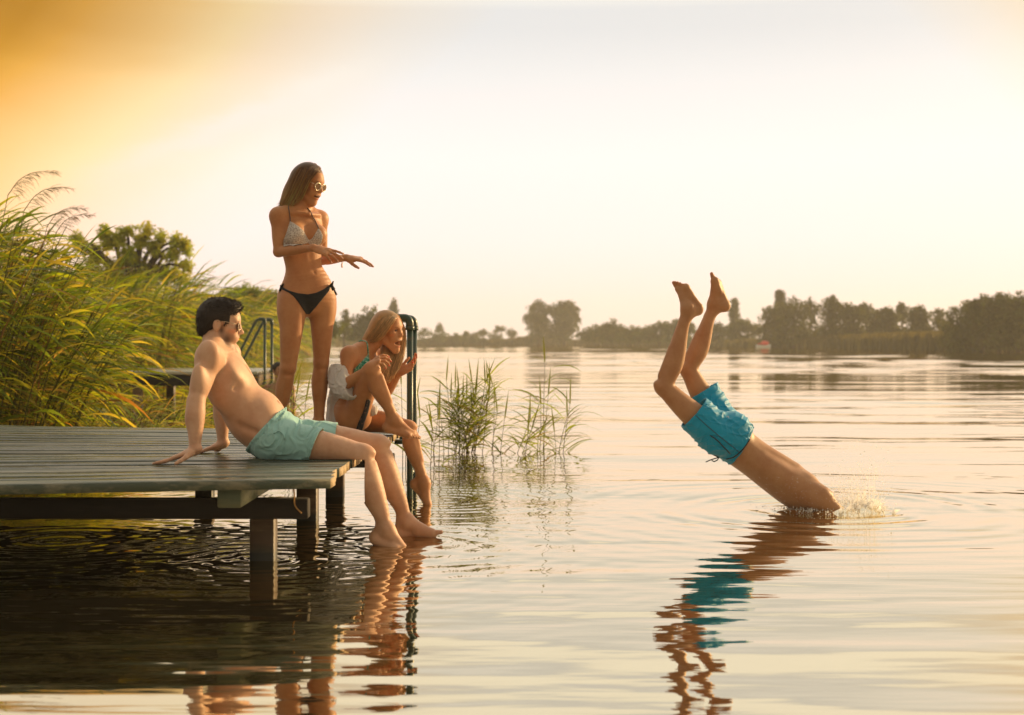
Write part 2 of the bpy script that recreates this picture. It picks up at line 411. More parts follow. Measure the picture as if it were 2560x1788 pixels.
def mesh_body(S, h, fine=(), post=None, lo=None, hi=None):
    """mesh at step h; boxes in fine = (lo, hi, step) are re-meshed closer and the coarse faces there dropped"""
    if lo is None: lo, hi = S.bounds()
    D, gx, gy, gz = S.grid(lo, hi, h)
    if post: D = post(D, gx[:, None, None], gy[None, :, None], gz[None, None, :])
    v, f = surface_nets(D, gx, gy, gz); Vs, Fs, n = [], [], 0
    for l, u, hf in fine:
        m = ((v > np.asarray(l) + h * 1.1) & (v < np.asarray(u) - h * 1.1)).all(1); f = f[~m[f].any(1)]
    used = np.zeros(len(v), bool); used[f.ravel()] = True; mp = np.cumsum(used) - 1
    Vs.append(v[used]); Fs.append(mp[f]); n = used.sum()
    for l, u, hf in fine:
        D, gx, gy, gz = S.grid(np.asarray(l, float), np.asarray(u, float), hf)
        if post: D = post(D, gx[:, None, None], gy[None, :, None], gz[None, None, :])
        vf, ff = surface_nets(D, gx, gy, gz)
        if len(vf) == 0: continue
        Vs.append(vf); Fs.append(ff + n); n += len(vf)
    return np.concatenate(Vs), np.concatenate(Fs)
def on_dock(D, x, y, z):
    """flesh rests flat on the planks instead of sinking into them"""
    return np.where((x < -.70) & (z < .50) & (z > .2), np.maximum(D, .402 - z), D)
def paint(v, base, spots):
    """own colours of the skin: lips, brows, stubble, nails ...  spots = (centre, radii, axes, colour, softness)"""
    c = np.tile(np.asarray(base, float), (len(v), 1))
    for cen, r, ax, col, soft in spots:
        A = np.eye(3) if ax is None else np.array([unit(a) for a in ax])
        q = np.sqrt((((v - cen) @ A.T / np.asarray(r)) ** 2).sum(1)); w = np.clip((1 - q) / max(soft, 1e-3), 0, 1)[:, None]
        c = c * (1 - w) + np.asarray(col) * w
    return c
def box_around(pts, r): p = np.asarray(pts); return p.min(0) - r, p.max(0) + r

def face_frame(yaw, pitch, roll=0.0):
    """yaw 0 looks at the camera, 90 looks to +x; pitch > 0 looks down"""
    f = V(math.sin(R(yaw)), -math.cos(R(yaw)), 0); u = V(0, 0, 1); p = R(pitch)
    F = f * math.cos(p) - u * math.sin(p); U = u * math.cos(p) + f * math.sin(p); L = np.cross(U, F)
    r = R(roll); U, L = U * math.cos(r) + L * math.sin(r), L * math.cos(r) - U * math.sin(r)
    return F, L, U
def head(S, C, fr, s, female=False, mouth=0.0, base=(.5, .3, .2)):
    """adds a head (skull, jaw, nose, lips, eyes, ears); returns local-to-world map and paint spots"""
    F, L, U = fr; ax = (F, L, U)
    W = lambda x, y, z: C + s * (x * F + y * L + z * U)
    E = lambda c, r, k=.012, op='u': S.el(W(*c), np.array(r) * s, ax, k, op)
    T = lambda a, b, ra, rb, k=.01: S.rc(W(*a), W(*b), ra * s, rb * s, k)
    E((-.012, 0, .036), (.094, .074, .084)); E((.03, 0, .035), (.062, .064, .062), .02)
    E((.036, 0, -.035), (.055, .055 if not female else .052, .068), .03)
    dj = -.030 * mouth - (0 if female else .010)
    T((-.002, .050, -.050), (.060, .016, -.098 + dj), .019, .014, .03); T((-.002, -.050, -.050), (.060, -.016, -.098 + dj), .019, .014, .03)
    E((.064, 0, -.099 + dj), (.021, .021 if not female else .017, .016), .018)
    E((.073, 0, .030), (.014, .046, .014 if not female else .009), .02)
    for y in (-1, 1):
        E((.060, y * .043, -.012), (.021, .021, .017), .02)                       # cheekbone
        E((.062, y * .032, -.045), (.019, .017, .022), .02)                        # cheek
        E((.089, y * .031, .010), (.012, .017, .009), .010, 'd')                   # eye socket
        E((.0725, y * .031, .009), (.0125, .0125, .0115), .003)                    # eyeball under its lid
        E((-.010, y * .0765, -.002), (.020, .0105, .033), .006)                     # ear
        E((-.003, y * .0865, .003), (.009, .006, .018), .005, 'd')
        E((.096, y * .0115, -.027), (.010, .008, .008), .006)                      # nostril wing
    n = 0.9 if female else 1.0
    T((.086, 0, .016), (.104 * (1 if not female else .99), 0, -.019), .0085 * n, .0095 * n, .012); E((.107 if not female else .104, 0, -.023), (.0115, .0105 * n, .0095), .008)
    E((.080, 0, -.054), (.017, .030, .022), .02)
    if mouth > .2:
        E((.062, 0, -.088 + dj * .5), (.024, .028, .026), .02)
        op = .019 * mouth
        E((.086, 0, -.052), (.013, .030, .0052), .005); E((.080, 0, -.060 - 1.9 * op), (.012, .022, .0055), .008)
        E((.082, 0, -.0555 - op), (.028, .032, op), .003, 'd')
        E((.085, 0, -.0548), (.009, .0275, .0048 + .002 * mouth), .002)
    else:
        E((.090, 0, -.0505), (.010, .023, .005), .005); E((.088, 0, -.0600), (.010, .019, .006), .005)
        S.rc(W(.099, -.020, -.0552), W(.099, .020, -.0552), .0018 * s, .0018 * s, .003, 'd')
    b = np.asarray(base); lip = b * V(.95, .52, .50) if female else b * V(.95, .70, .66)
    sp = [(W(.090, 0, -.0505), np.array((.014, .025, .0062)) * s, ax, lip, .4)]
    sp += [(W(.088, 0, -.0605 - (.038 * mouth if mouth > .2 else 0)), np.array((.014, .022, .0072)) * s, ax, lip, .4)]
    if mouth > .2:
        sp += [(W(.078, 0, -.056 - .019 * mouth), np.array((.028, .0305, .0182 * mouth)) * s, ax, (.055, .010, .009), .2),
               (W(.086, 0, -.0555), np.array((.016, .0285, .0068)) * s, ax, (.80, .76, .70), .15)]
    br = (.05, .03, .018) if not female else (.09, .055, .03)
    for y in (-1, 1):
        sp += [(W(.082, y * .033, .028), np.array((.020, .021, .0036)) * s, ax, br, .9)]
        sp += [(W(.070, y * .054, -.022), np.array((.03, .02, .02)) * s, ax, b * V(1.06, .82, .76), 1.0)]
        if female:
            sp += [(W(.084, y * .031, .0095), np.array((.016, .0195, .0105)) * s, ax, b * V(.55, .42, .38), .7),
                   (W(.085, y * .031, .0075), np.array((.014, .0165, .0052)) * s, ax, (.012, .008, .007), .45)]
        else:
            sp += [(W(.084, y * .031, .009), np.array((.012, .014, .006)) * s, ax, b * V(.6, .5, .45), .8)]
    return W, sp
def hand(S, w, f, n, th, s=1.0, curl=(18, 22, 14), spread=.10, thumb=(.55, .35), elbow=None, r=.0083, curls=None):
    """w wrist, f towards the fingers, n out of the back of the hand, th towards the thumb side"""
    f = unit(f); n = unit(n - f * np.dot(n, f)); th0 = np.asarray(th, float); t = np.cross(f, n); t = t if np.dot(t, th0) > 0 else -t
    B = lambda a, b, c: w + s * (a * f + b * t + c * n)
    S.rc(B(-.01, 0, 0), B(.03, .002, 0), .024 * s, .030 * s, .02, 'u', n, .62)
    S.rc(B(.03, .012, 0), B(.082, .020, .001), .026 * s, .024 * s, .012, 'u', n, .5)
    S.rc(B(.03, -.012, 0), B(.078, -.020, .001), .025 * s, .021 * s, .012, 'u', n, .5)
    S.el(B(.032, .022, -.008), np.array((.030, .016, .014)) * s, (f, t, n), .012)
    tips = []; ln = ((.044, .026, .021), (.049, .029, .022), (.045, .027, .021), (.036, .021, .019)); off = (.031, .0105, -.010, -.029); fx = (.088, .092, .088, .080)
    for i in range(4):
        a = (1.5 - i) * spread; d0 = unit(f + t * math.tan(a)); p = B(fx[i] - .006, off[i], .001); ang = 0; pts = [p]
        cu = curls[i] if curls else curl
        for l, c in zip(ln[i], cu):
            ang += R(c); d = d0 * math.cos(ang) - n * math.sin(ang); p = p + s * l * d; pts.append(p)
        rr = r * s * (1, 1.03, .97, .86)[i]
        for q in range(3): S.rc(pts[q], pts[q + 1], rr * (1.06, .97, .88)[q], rr * (.97, .9, .74)[q], .004 if q else .006)
        tips.append((pts[3], unit(pts[3] - pts[2])))
    a, dn = thumb
    p = B(.018, .026, -.006); d = unit(f * math.cos(a) + t * math.sin(a) - n * dn); p1 = p + s * .040 * d
    d2 = unit(d + f * .35); p2 = p1 + s * .031 * d2; d3 = unit(d2 + f * .25); p3 = p2 + s * .024 * d3
    S.rc(p, p1, .0150 * s, .0108 * s, .01); S.rc(p1, p2, .0104 * s, .0096 * s, .004); S.rc(p2, p3, .0096 * s, .0075 * s, .004)
    tips.append((p3, d3))
    allp = [B(-.03, 0, 0), B(.09, .035, 0), B(.09, -.035, 0)] + [q[0] for q in tips] + [B(.05, 0, .03), B(.05, 0, -.03)]
    return tips, box_around(allp, .028)
def nails(tips, n, col, s=1.0):
    return [(p + n * .004 * s, np.array((.0085,) * 3) * s, None, col, .4) for p, d in tips]
def foot(S, a, f, u, big, s=1.0, toe=10, shin=None):
    """a ankle, f towards the toes, u up the shin side, big = direction of the big toe side"""
    f = unit(f); u = unit(u - f * np.dot(u, f)); m = np.cross(f, u); m = m if np.dot(m, big) > 0 else -m
    B = lambda x, y, z: a + s * (x * f + y * m + z * u)
    S.rc(B(-.012, 0, .01), B(-.040, 0, -.052), .034 * s, .027 * s, .02); S.el(B(-.044, 0, -.050), np.array((.030, .029, .028)) * s, (f, m, u), .015)
    S.rc(B(.006, .004, -.004), B(.115, .014, -.056), .036 * s, .021 * s, .03, 'u', m, 1.05)
    S.rc(B(-.03, -.006, -.060), B(.100, -.020, -.066), .024 * s, .017 * s, .02, 'u', m, 1.3)
    S.rc(B(.06, .014, -.052), B(.128, .026, -.062), .024 * s, .020 * s, .02); S.rc(B(.06, -.016, -.058), B(.112, -.028, -.068), .021 * s, .014 * s, .02)
    S.rc(B(.125, .022, -.062), B(.104, -.030, -.066), .019 * s, .014 * s, .018)
    for y in (-1, 1): S.el(B(-.004, y * .030, .002 - .004 * y), np.array((.013, .010, .013)) * s, (f, m, u), .012)     # ankle bones
    w = unit(u if shin is None else np.asarray(shin) - a); S.rc(a + w * .085 * s, B(-.042, 0, -.028), .018 * s, .015 * s, .025)                                             # Achilles tendon
    tips = []
    for i in range(5):
        y = (.030, .0125, -.002, -.0155, -.0280)[i]; x = (.130, .132, .127, .119, .108)[i]; l = (.042, .036, .032, .027, .022)[i]; rr = (.0125, .0090, .0085, .0080, .0078)[i]
        dz = math.sin(R(toe)) * l; p0 = B(x, y, -.064 + (.0 if i == 0 else .001)); p1 = B(x + l * .55, y + (.0 if i else -.002), -.062 + dz * .4); p2 = B(x + l, y - (.003 if i == 0 else -.001), -.066 + dz * .7)
        S.rc(p0, p1, rr * s, rr * s * .95, .006); S.rc(p1, p2, rr * s * .95, rr * s * .85, .004); tips.append((p2, f))
    return tips, box_around([B(-.08, 0, 0), B(.18, 0, -.06), B(0, 0, .03), B(0, .05, -.08), B(0, -.05, -.08), B(.15, .05, -.08), B(.15, -.05, -.08)], .02)
def leg(S, hip, knee, ankle, fwd, s=1.0, thick=1.0, calf=1.0, male=True):
    """fwd = direction the kneecap points"""
    hip, knee, ankle = map(lambda q: np.asarray(q, float), (hip, knee, ankle)); t = thick
    th = unit(knee - hip); sh = unit(ankle - knee); bk = unit(-np.asarray(fwd, float))
    f1 = unit(fwd - th * np.dot(fwd, th)); b1 = -unit(fwd - sh * np.dot(fwd, sh))
    r = np.array((.088, .083, .075, .064, .055, .052)) * s * t
    u = (0, .2, .45, .7, .9, 1.0); S.chain([hip + (knee - hip) * q + f1 * .012 * s * math.sin(math.pi * q) for q in u], r, 9, .02)
    r2 = np.array((.051, .050, .055, .050, .038, .0315, .033)) * s * np.array((t, t, calf, calf, calf, 1, 1)); u2 = (0, .12, .30, .48, .70, .88, 1.0)
    o2 = (0, .004, .013, .010, .003, 0, 0); S.chain([knee + (ankle - knee) * q + b1 * o * s for q, o in zip(u2, o2)], r2, 10, .012)
    kf = unit(f1 - sh * .2 + -b1); S.el(knee + kf * .026 * s * t, np.array((.027, .033, .036)) * s * t, (kf, np.cross(kf, sh), sh), .02)
    S.rc(knee + sh * .06 * s - b1 * .038 * s, knee + sh * .22 * s - b1 * .026 * s, .016 * s, .012 * s, .02)           # shin bone
    return b1
def arm(S, sh, el, wr, s=1.0, thick=1.0, bk=None):
    sh, el, wr = map(lambda q: np.asarray(q, float), (sh, el, wr)); t = thick
    S.el(sh, np.array((.058, .058, .062)) * s * t, None, .03)
    S.chain([sh, lerp(sh, el, .3), lerp(sh, el, .6), lerp(sh, el, .88), el], np.array((.055, .050, .046, .038, .037)) * s * t, 7, .03)
    S.chain([el, lerp(el, wr, .22), lerp(el, wr, .5), lerp(el, wr, .8), wr], np.array((.036, .041, .036, .027, .0255)) * s * t, 7, .015)
def strands(mb, guides, n, rng, r0=.0016, r1=.0005, jit=.006, m=9, colf=None):
    """hair locks between guide curves: each lock follows a blend of two neighbouring guides"""
    G = [spline(g, m) for g in guides]
    for _ in range(n):
        i = rng.randrange(len(G) - 1); u = rng.random(); w = rng.random()
        g = G[i] * (1 - u) + G[i + 1] * u
        o = np.array([rng.gauss(0, 1) for _ in range(3)]) * jit; e = np.array([rng.gauss(0, 1) for _ in range(3)]) * jit * 1.1
        tt = np.linspace(0, 1, m)[:, None]; g = g + o * np.minimum(1, .35 + tt) + e * tt ** 2
        k = int(m * (.80 + .2 * rng.random())); k = max(4, k)
        rad = (r0 + (r1 - r0) * np.linspace(0, 1, k) ** 1.5) * (.7 + .6 * rng.random())
        mb.tube(g[:k], rad, 4, colf(u, w, i) if colf else None, caps=False, flat=.6)
# ------------------------------------------------------------------ lake, shores, docks, ladders
def water_mat():
    m = Mat('lake_water'); p = m.pos()
    sp = m.node('ShaderNodeSeparateXYZ'); m.L.new(p, sp.inputs[0]); X, Y, Z = sp.outputs
    def wob(scale, rot, det=2): return m.noise(m.mapped(p, scale, (0, 0, rot)), 1.0, det, .5)
    # gentle swell + ripples, calmer in some patches than in others
    calm = m.math('ADD', m.math('MULTIPLY', m.noise(m.mapped(p, (.22, .5, 1)), 1.0, 2), 1.7), -.40)
    calm = m.math('MAXIMUM', calm, .16)
    far = m.math('MINIMUM', m.math('POWER', m.math('MULTIPLY', m.math('MAXIMUM', Y, 1.0), 1 / 6.2), -1.0), 1.0)      # the wind ripple dies out towards the open lake
    h = m.math('MULTIPLY', wob((.55, 2.1, 1), .10), .017)
    h = m.math('ADD', h, m.math('MULTIPLY', m.math('MULTIPLY', wob((1.0, 5.2, 1), -.06, 3), .0054), calm))
    h = m.math('ADD', h, m.math('MULTIPLY', m.math('MULTIPLY', wob((2.6, 13.0, 1), .14, 2), .0016), calm))
    h = m.math('MULTIPLY', h, far)
    # rings spreading from the feet, the posts and the diver
    def ring(cx, cy, freq, amp, fall, r0=0.0):
        dx = m.math('SUBTRACT', X, cx); dy = m.math('SUBTRACT', Y, cy)
        r = m.math('SQRT', m.math('ADD', m.math('MULTIPLY', dx, dx), m.math('MULTIPLY', dy, dy)))
        w = m.math('SINE', m.math('ADD', m.math('MULTIPLY', r, freq), m.math('MULTIPLY', wob((.9, 1.6, 1), .3), 5.0)))
        return m.math('MULTIPLY', m.math('MULTIPLY', w, amp), m.math('POWER', 2.718, m.math('MULTIPLY', r, -fall)))
    for a in RINGS: h = m.math('ADD', h, ring(*a))
    b = m.node('ShaderNodeBump'); b.inputs['Distance'].default_value = 1.0; b.inputs['Strength'].default_value = 1.0; m.L.new(h, b.inputs['Height'])
    gl = m.node('ShaderNodeBsdfGlossy'); gl.inputs['Roughness'].default_value = .015; gl.inputs[0].default_value = (1.0, .915, .735, 1); m.L.new(b.outputs[0], gl.inputs['Normal'])
    df = m.node('ShaderNodeBsdfDiffuse'); df.inputs[0].default_value = (.016, .0125, .005, 1)
    fr = m.node('ShaderNodeFresnel'); fr.inputs['IOR'].default_value = 2.0; m.L.new(b.outputs[0], fr.inputs['Normal'])
    mx = m.node('ShaderNodeMixShader'); f2 = m.math('MINIMUM', m.math('ADD', m.math('MULTIPLY', fr.outputs[0], .44), .55), 1.0)
    m.L.new(f2, mx.inputs[0]); m.L.new(df.outputs[0], mx.inputs[1]); m.L.new(gl.outputs[0], mx.inputs[2]); m.L.new(mx.outputs[0], m.out.inputs[0])
    return m.m
RINGS = [(1.72, 8.15, 34.0, .0022, .9), (-.52, 6.75, 42.0, .0010, 1.3), (-1.10, 6.30, 60.0, .0009, 1.5), (-1.10, 7.66, 48.0, .0010, 1.1), (-2.2, 6.9, 52.0, .0008, 1.1), (-.46, 8.62, 50.0, .0014, 1.6)]
def lake():
    """one sheet: finely divided near the docks, coarser with distance, with real low waves on it"""
    nr = np.random.default_rng(12); ys = [2.2]
    while ys[-1] < 420: ys.append(ys[-1] + max(.022, ys[-1] * .0042))
    ys = np.array(ys); t = np.linspace(-1, 1, 301); t = np.sign(t) * np.abs(t) ** 1.15
    X = t[None, :] * (ys[:, None] * .62 + 2.5); Y = np.repeat(ys[:, None], len(t), 1); dy = np.gradient(ys)[:, None]; Z = np.zeros_like(X)
    for i in range(46):
        lam = .35 * (12 ** nr.random()); th = nr.normal() * .28 + (.10 if i % 2 else -.12); kx, ky = math.sin(th) * 6.283 / lam, math.cos(th) * 6.283 / lam
        fade = np.clip((lam / dy - 3.2) / 3.0, 0, 1) * np.clip((lam / (np.gradient(X, axis=1) * abs(math.sin(th)) + 1e-6) - 2.5) / 2.5, 0, 1)
        Z += fade * ((.0105) * lam / 6.283) * np.sin(kx * X + ky * Y + nr.random() * 6.283)
    patch = .55 + .45 * np.sin(Y * .11 + 1.3 * np.sin(X * .045) + .7) * np.sin(Y * .037 + X * .02) + .25 * np.sin(Y * .31 + np.sin(X * .12))
    Z *= np.clip(patch, .18, 1.2) * np.clip((Y - 5.5) / 14, .12, 1); Z *= np.clip((420 - Y) / 60, 0, 1) * np.clip((1 - np.abs(t[None, :])) * 12, 0, 1)
    r = np.hypot(X - 1.80, Y - 8.2); an = np.arctan2(Y - 8.2, X - 1.80)       # collar and rings where the diver goes in
    Z += .030 * np.exp(-((r - .27) / .06) ** 2) * (.55 + .45 * np.cos(an + .4)) * (1 + .35 * np.sin(an * 7) + .3 * np.sin(an * 13 + 1)) + .0055 * np.cos((r - .27) * 6.283 / .24) * np.exp(-np.abs(r - .27) / .55) * np.clip((r - .30) * 8, 0, 1)
    n, m = X.shape; v = np.stack([X, Y, Z], 2).reshape(-1, 3); i, j = np.meshgrid(np.arange(n - 1), np.arange(m - 1), indexing='ij'); a = (i * m + j).ravel()
    f = [tuple(q) for q in np.stack([a, a + 1, a + m + 1, a + m], 1)]; k = len(v)
    # flat water all round it, sharing its rim
    rim_l = [r * m for r in range(n)]; rim_r = [r * m + m - 1 for r in range(n)]
    out = np.array([(-900, -60, 0), (900, -60, 0), (900, 1500, 0), (-900, 1500, 0)], float)
    f += [tuple([k] + rim_l[::-1][:0] + [k + 1, m - 1] + [q for q in range(m - 2, -1, -1)])]
    f += [tuple([k + 3, k] + rim_l), tuple([k + 1, k + 2] + rim_r[::-1]), tuple([k + 2, k + 3] + [(n - 1) * m + q for q in range(m)])]
    return props(mesh_obj('water', np.vstack([v, out]), f, water_mat(), None, True), kind='structure')
lake()
mm = Mat('lake_bed_mud'); mm.set(base=mm.ramp(mm.noise(mm.pos(), .4, 4), [(.3, (.05, .04, .025)), (.7, (.09, .07, .045))]), rough=.95)
props(mesh_obj('lake_bed', [(-900, -60, -1.8), (900, -60, -1.8), (900, 1500, -1.8), (-900, 1500, -1.8)], [(0, 1, 2, 3)], mm.m), kind='structure')

# shores: low land behind the waterline
def shore_mesh(name, line, depth, rise, mat, seed):
    r = random.Random(seed); v = []; rows = (0, .4, 1.5, 6, 25, depth); hs = (-.35, .05, .30, .55, .8, rise)
    ln = spline([(*q, 0) for q in line], 60)
    tg = np.gradient(ln, axis=0); nm = np.stack([-tg[:, 1], tg[:, 0], 0 * tg[:, 0]], 1); nm /= np.linalg.norm(nm, axis=1)[:, None]
    for d, h in zip(rows, hs): v.append(ln + nm * d + V(0, 0, 1) * (h + np.array([r.gauss(0, .04) for _ in ln])[:, None]))
    n = len(ln); f = [(i * n + j, i * n + j + 1, (i + 1) * n + j + 1, (i + 1) * n + j) for i in range(len(rows) - 1) for j in range(n - 1)]
    return props(mesh_obj(name, np.concatenate(v), f, mat, None, True), kind='structure')
mm = Mat('shore_earth'); mm.set(base=mm.ramp(mm.noise(mm.pos(), .9, 5, .6), [(.3, (.045, .045, .016)), (.55, (.075, .075, .025)), (.75, (.12, .095, .045))]), rough=.95)
FAR_LINE = [(108, 62), (60, 96), (47, 112), (40, 135), (36, 170), (20, 300), (-10, 318), (-30, 300), (-40, 250)]
LEFT_LINE = [(-30, 245), (-19.5, 150), (-13, 90), (-9, 52), (-8.0, 34), (-7.2, 26), (-6.6, 21), (-7.0, 16.5), (-9, 12), (-14, 6), (-22, -10)]
shore_mesh('far_shore', FAR_LINE[::-1], 160, 1.2, mm.m, 1)
shore_mesh('left_shore', LEFT_LINE[::-1], 160, 1.2, mm.m, 2)

# ---- docks
def wood_mat(name, paint_col, wear_col, wear=.5, rough=.45, wet=.5, tide=False):
    m = Mat(name); o = m.pos()
    oi = m.node('ShaderNodeObjectInfo').outputs['Random']
    sh = m.node('ShaderNodeVectorMath', operation='ADD'); m.L.new(o, sh.inputs[0]); cx = m.node('ShaderNodeCombineXYZ'); m.L.new(m.math('MULTIPLY', oi, 40.0), cx.inputs[0]); m.L.new(cx.outputs[0], sh.inputs[1])
    g = m.noise(m.mapped(sh.outputs[0], (1.6, 38, 20)), 1.0, 5, .65); st = m.noise(m.mapped(sh.outputs[0], (1.1, 9, 4)), 1.0, 4, .6); fine = m.noise(m.mapped(sh.outputs[0], (9, 150, 90)), 1.0, 3)
    base = m.mix(m.math('MULTIPLY', g, .8), paint_col, tuple(c * .55 for c in paint_col))
    wm = m.ramp(m.math('ADD', m.math('MULTIPLY', st, .6), m.math('MULTIPLY', g, .4)), [(.50, 0.0), (.58, wear), (.8, wear)])
    base = m.mix(wm, base, wear_col)
    tint = m.math('ADD', .62, m.math('MULTIPLY', oi, .76)); cb = m.node('ShaderNodeCombineColor'); [m.L.new(tint, i) for i in cb.inputs[:3]]
    base = m.mix(1.0, base, cb.outputs[0], 'MULTIPLY')
    if tide:                                             # soaked, algae-stained foot of a post
        zz = m.node('ShaderNodeSeparateXYZ'); m.L.new(o, zz.inputs[0]); zn = m.math('ADD', zz.outputs[2], m.math('MULTIPLY', m.math('SUBTRACT', st, .5), .10))
        base = m.mix(m.ramp(zn, [(.035, 1.0), (.075, 0.0)]), base, (.012, .012, .006))
    pud = m.ramp(m.noise(m.mapped(sh.outputs[0], (1.0, 5, 3)), 1.0, 4, .6), [(.46, rough), (.58, rough * (1 - wet))])
    m.set(base=base, rough=pud, spec=.55)
    m.bump(m.math('ADD', m.math('MULTIPLY', g, 1.4), fine), .0035, .7); return m.m
m_deck = wood_mat('green_painted_planks', (.052, .068, .042), (.23, .20, .13), .62, .40, .8)
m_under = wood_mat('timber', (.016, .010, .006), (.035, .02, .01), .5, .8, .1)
m_post = wood_mat('post_timber', (.085, .048, .022), (.19, .125, .06), .7, .7, .3, True)
m_greend = wood_mat('green_timber', (.075, .095, .055), (.17, .14, .07), .5, .6, .2)
def near_dock():
    rng = random.Random(2)
    root = empty('wooden_dock', (-2.5, 7.2, 0), 'weathered green plank dock on wooden posts where the three friends are', 'dock')
    fr = ((-.783, 5.84), (-5.2, 4.98)); bk = ((-.700, 8.95), (-5.2, 9.96)); n = 21; t = .040
    for i in range(n):
        a, b = i / n, (i + 1) / n; e = rng.gauss(0, .007) + (.02 if i == 0 else 0); gap = (.012 + .012 * rng.random() ** 2) / 3.3
        R0 = lerp(fr[0], bk[0], a + gap * .5) + V(e, 0); R1 = lerp(fr[0], bk[0], b - gap * .5) + V(e, 0)
        L0 = lerp(fr[1], bk[1], a + gap * .5); L1 = lerp(fr[1], bk[1], b - gap * .5)
        m = MB(); v = []; f = []; b_ = .006; dz = rng.gauss(0, .0012); seg = 12; ring = None
        # cross-section with eased edges, run along the plank with a little bow
        for k in range(seg + 1):
            u = k / seg; p0 = lerp(R0, L0, u); p1 = lerp(R1, L1, u); dy = unit(p1 - p0); w = .0015 * math.sin(u * 9 + i); zt = .40 + dz + w
            for q, z in ((p0, zt - t), (p0, zt - b_), (p0 + dy * b_, zt), (p1 - dy * b_, zt), (p1, zt - b_), (p1, zt - t)): v.append((*q[:2], z))
        for k in range(seg):
            for j in range(6): f.append((k * 6 + j, k * 6 + (j + 1) % 6, (k + 1) * 6 + (j + 1) % 6, (k + 1) * 6 + j))
        nf = len(f); f += [(0, 5, 4, 3, 2, 1), tuple(seg * 6 + j for j in range(6))]; nn = 0
        for jx in (-1.165, -2.45, -3.75):                  # nail heads over the joists
            for tt in (.25, .75):
                u = (jx - R0[0]) / (L0[0] - R0[0]); q = lerp(lerp(R0, R1, tt), lerp(L0, L1, tt), u) + V(rng.gauss(0, .006), rng.gauss(0, .004)); k0 = len(v)
                v += [(q[0] + .0055 * math.cos(a_ * math.pi / 4), q[1] + .0055 * math.sin(a_ * math.pi / 4), .4025 + dz) for a_ in range(8)]; f.append(tuple(range(k0, k0 + 8))); nn += 1
        o = mesh_obj('plank', v, f, m_deck, root); o.data.materials.append(m_end); o.data.materials.append(m_nail); o.data.polygons[nf].material_index = 1
        for k in range(nn): o.data.polygons[nf + 2 + k].material_index = 2
        # right end: a paler, warmer colour on the end grain
    def part(name, c, size, mat, rz=0, bev=.006): m = MB(); m.box(c, size, rz, 0, bev); return m.build(name, mat, root)
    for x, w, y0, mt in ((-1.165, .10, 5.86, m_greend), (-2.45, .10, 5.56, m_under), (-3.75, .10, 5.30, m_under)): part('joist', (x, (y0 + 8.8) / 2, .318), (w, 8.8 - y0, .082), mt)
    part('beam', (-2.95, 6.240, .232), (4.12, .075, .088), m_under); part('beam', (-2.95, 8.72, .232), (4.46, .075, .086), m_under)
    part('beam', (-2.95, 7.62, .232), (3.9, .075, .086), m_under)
    for y in (6.30, 7.66, 8.85): part('post', (-1.10, y, -.55 if y < 6.5 else -.52), (.108, .10, 1.47 if y < 6.5 else 1.52), m_post)
    for x, y in ((-3.3, 6.42), (-4.6, 6.42), (-1.9, 8.80), (-3.3, 8.80), (-4.6, 8.80)):
        if 1: part('post', (x, y + .0, -.62), (.105, .09, 1.6), m_post)
    m = MB(); m.tube(spline([(-.955, 6.190, .352), (-.948, 6.19, .30), (-.945, 6.19, .25), (-.915, 6.188, .215)], 10), .0035, 5); mm = Mat('frayed_rope'); mm.set(base=(.45, .24, .08), rough=.9); m.build('rope_end', mm.m, root)
mm = Mat('pale_end_grain'); o_ = mm.pos(); mm.set(base=mm.ramp(mm.noise(mm.mapped(o_, (4, 60, 60)), 1.0, 4), [(.3, (.30, .20, .10)), (.7, (.50, .36, .20))]), rough=.7); m_end = mm.m
mm = Mat('rusty_nail'); mm.set(base=(.05, .025, .015), rough=.6, metal=.5); m_nail = mm.m
near_dock()
def pipe_mat():
    m = Mat('green_pipe_paint'); o = m.obj(); r = m.ramp(m.noise(o, 30, 4, .7), [(.55, 0.0), (.66, .8)])
    m.set(base=m.mix(r, (.018, .050, .034), (.09, .055, .025)), rough=.38, spec=.6); m.bump(m.noise(o, 90, 3), .0015, .5); return m.m
m_pipe = pipe_mat()
def ladder(label, x, ys, top, foot_x, rad, dz, lean=0.0, name='metal_ladder', rungs=(.16,)):
    root = empty(name, (x, ys[0], 0), label, 'ladder')
    for y in ys:
        m = MB(); m.tube(np.array([(x, y, -.9), (x, y, -.2), (x, y, .4), (x, y, top - .05)]), rad, 14); m.build('upright', m_pipe, root, True)
        m = MB(); m.tube(spline([(x, y, top - .055), (x - .004, y, top - .02), (x - .022, y, top - .002), (x - .055, y, top), (x - .085, y, top)], 16), rad * 1.28, 14); m.tube([(x, y, top - .075), (x, y, top - .050)], rad * 1.45, 14); m.build('elbow', m_pipe, root, True)
        m = MB(); m.tube(spline([(x - .070, y, top), (x - .105, y, top - .012), (lerp(x - .105, foot_x, .12), y, top - .08), (lerp(x - .105, foot_x, .6), y, lerp(top, dz, .62)), (foot_x, y, dz)], 22), rad * .95, 12); m.build('handrail', m_pipe, root, True)
        m = MB(); m.box((foot_x, y, dz + .004), (.09, .07, .008), bev=.002); m.build('foot_plate', m_pipe, root)
    for z in rungs: m = MB(); m.tube([(x, ys[0], z), (x, ys[1], z)], rad * .9, 12); m.build('rung', m_pipe, root, True)
    for y in ys: m = MB(); m.tube([(x, y, .345), (-.72 if dz < .45 else x - .2, y, .345)], rad * .8, 10); m.build('bracket', m_pipe, root, True)
    return root
ladder('green pipe ladder on the near dock beside the seated blonde woman', -.626, (8.72, 9.10), 1.105, -1.02, .0192, .40, rungs=(.15, -.15))
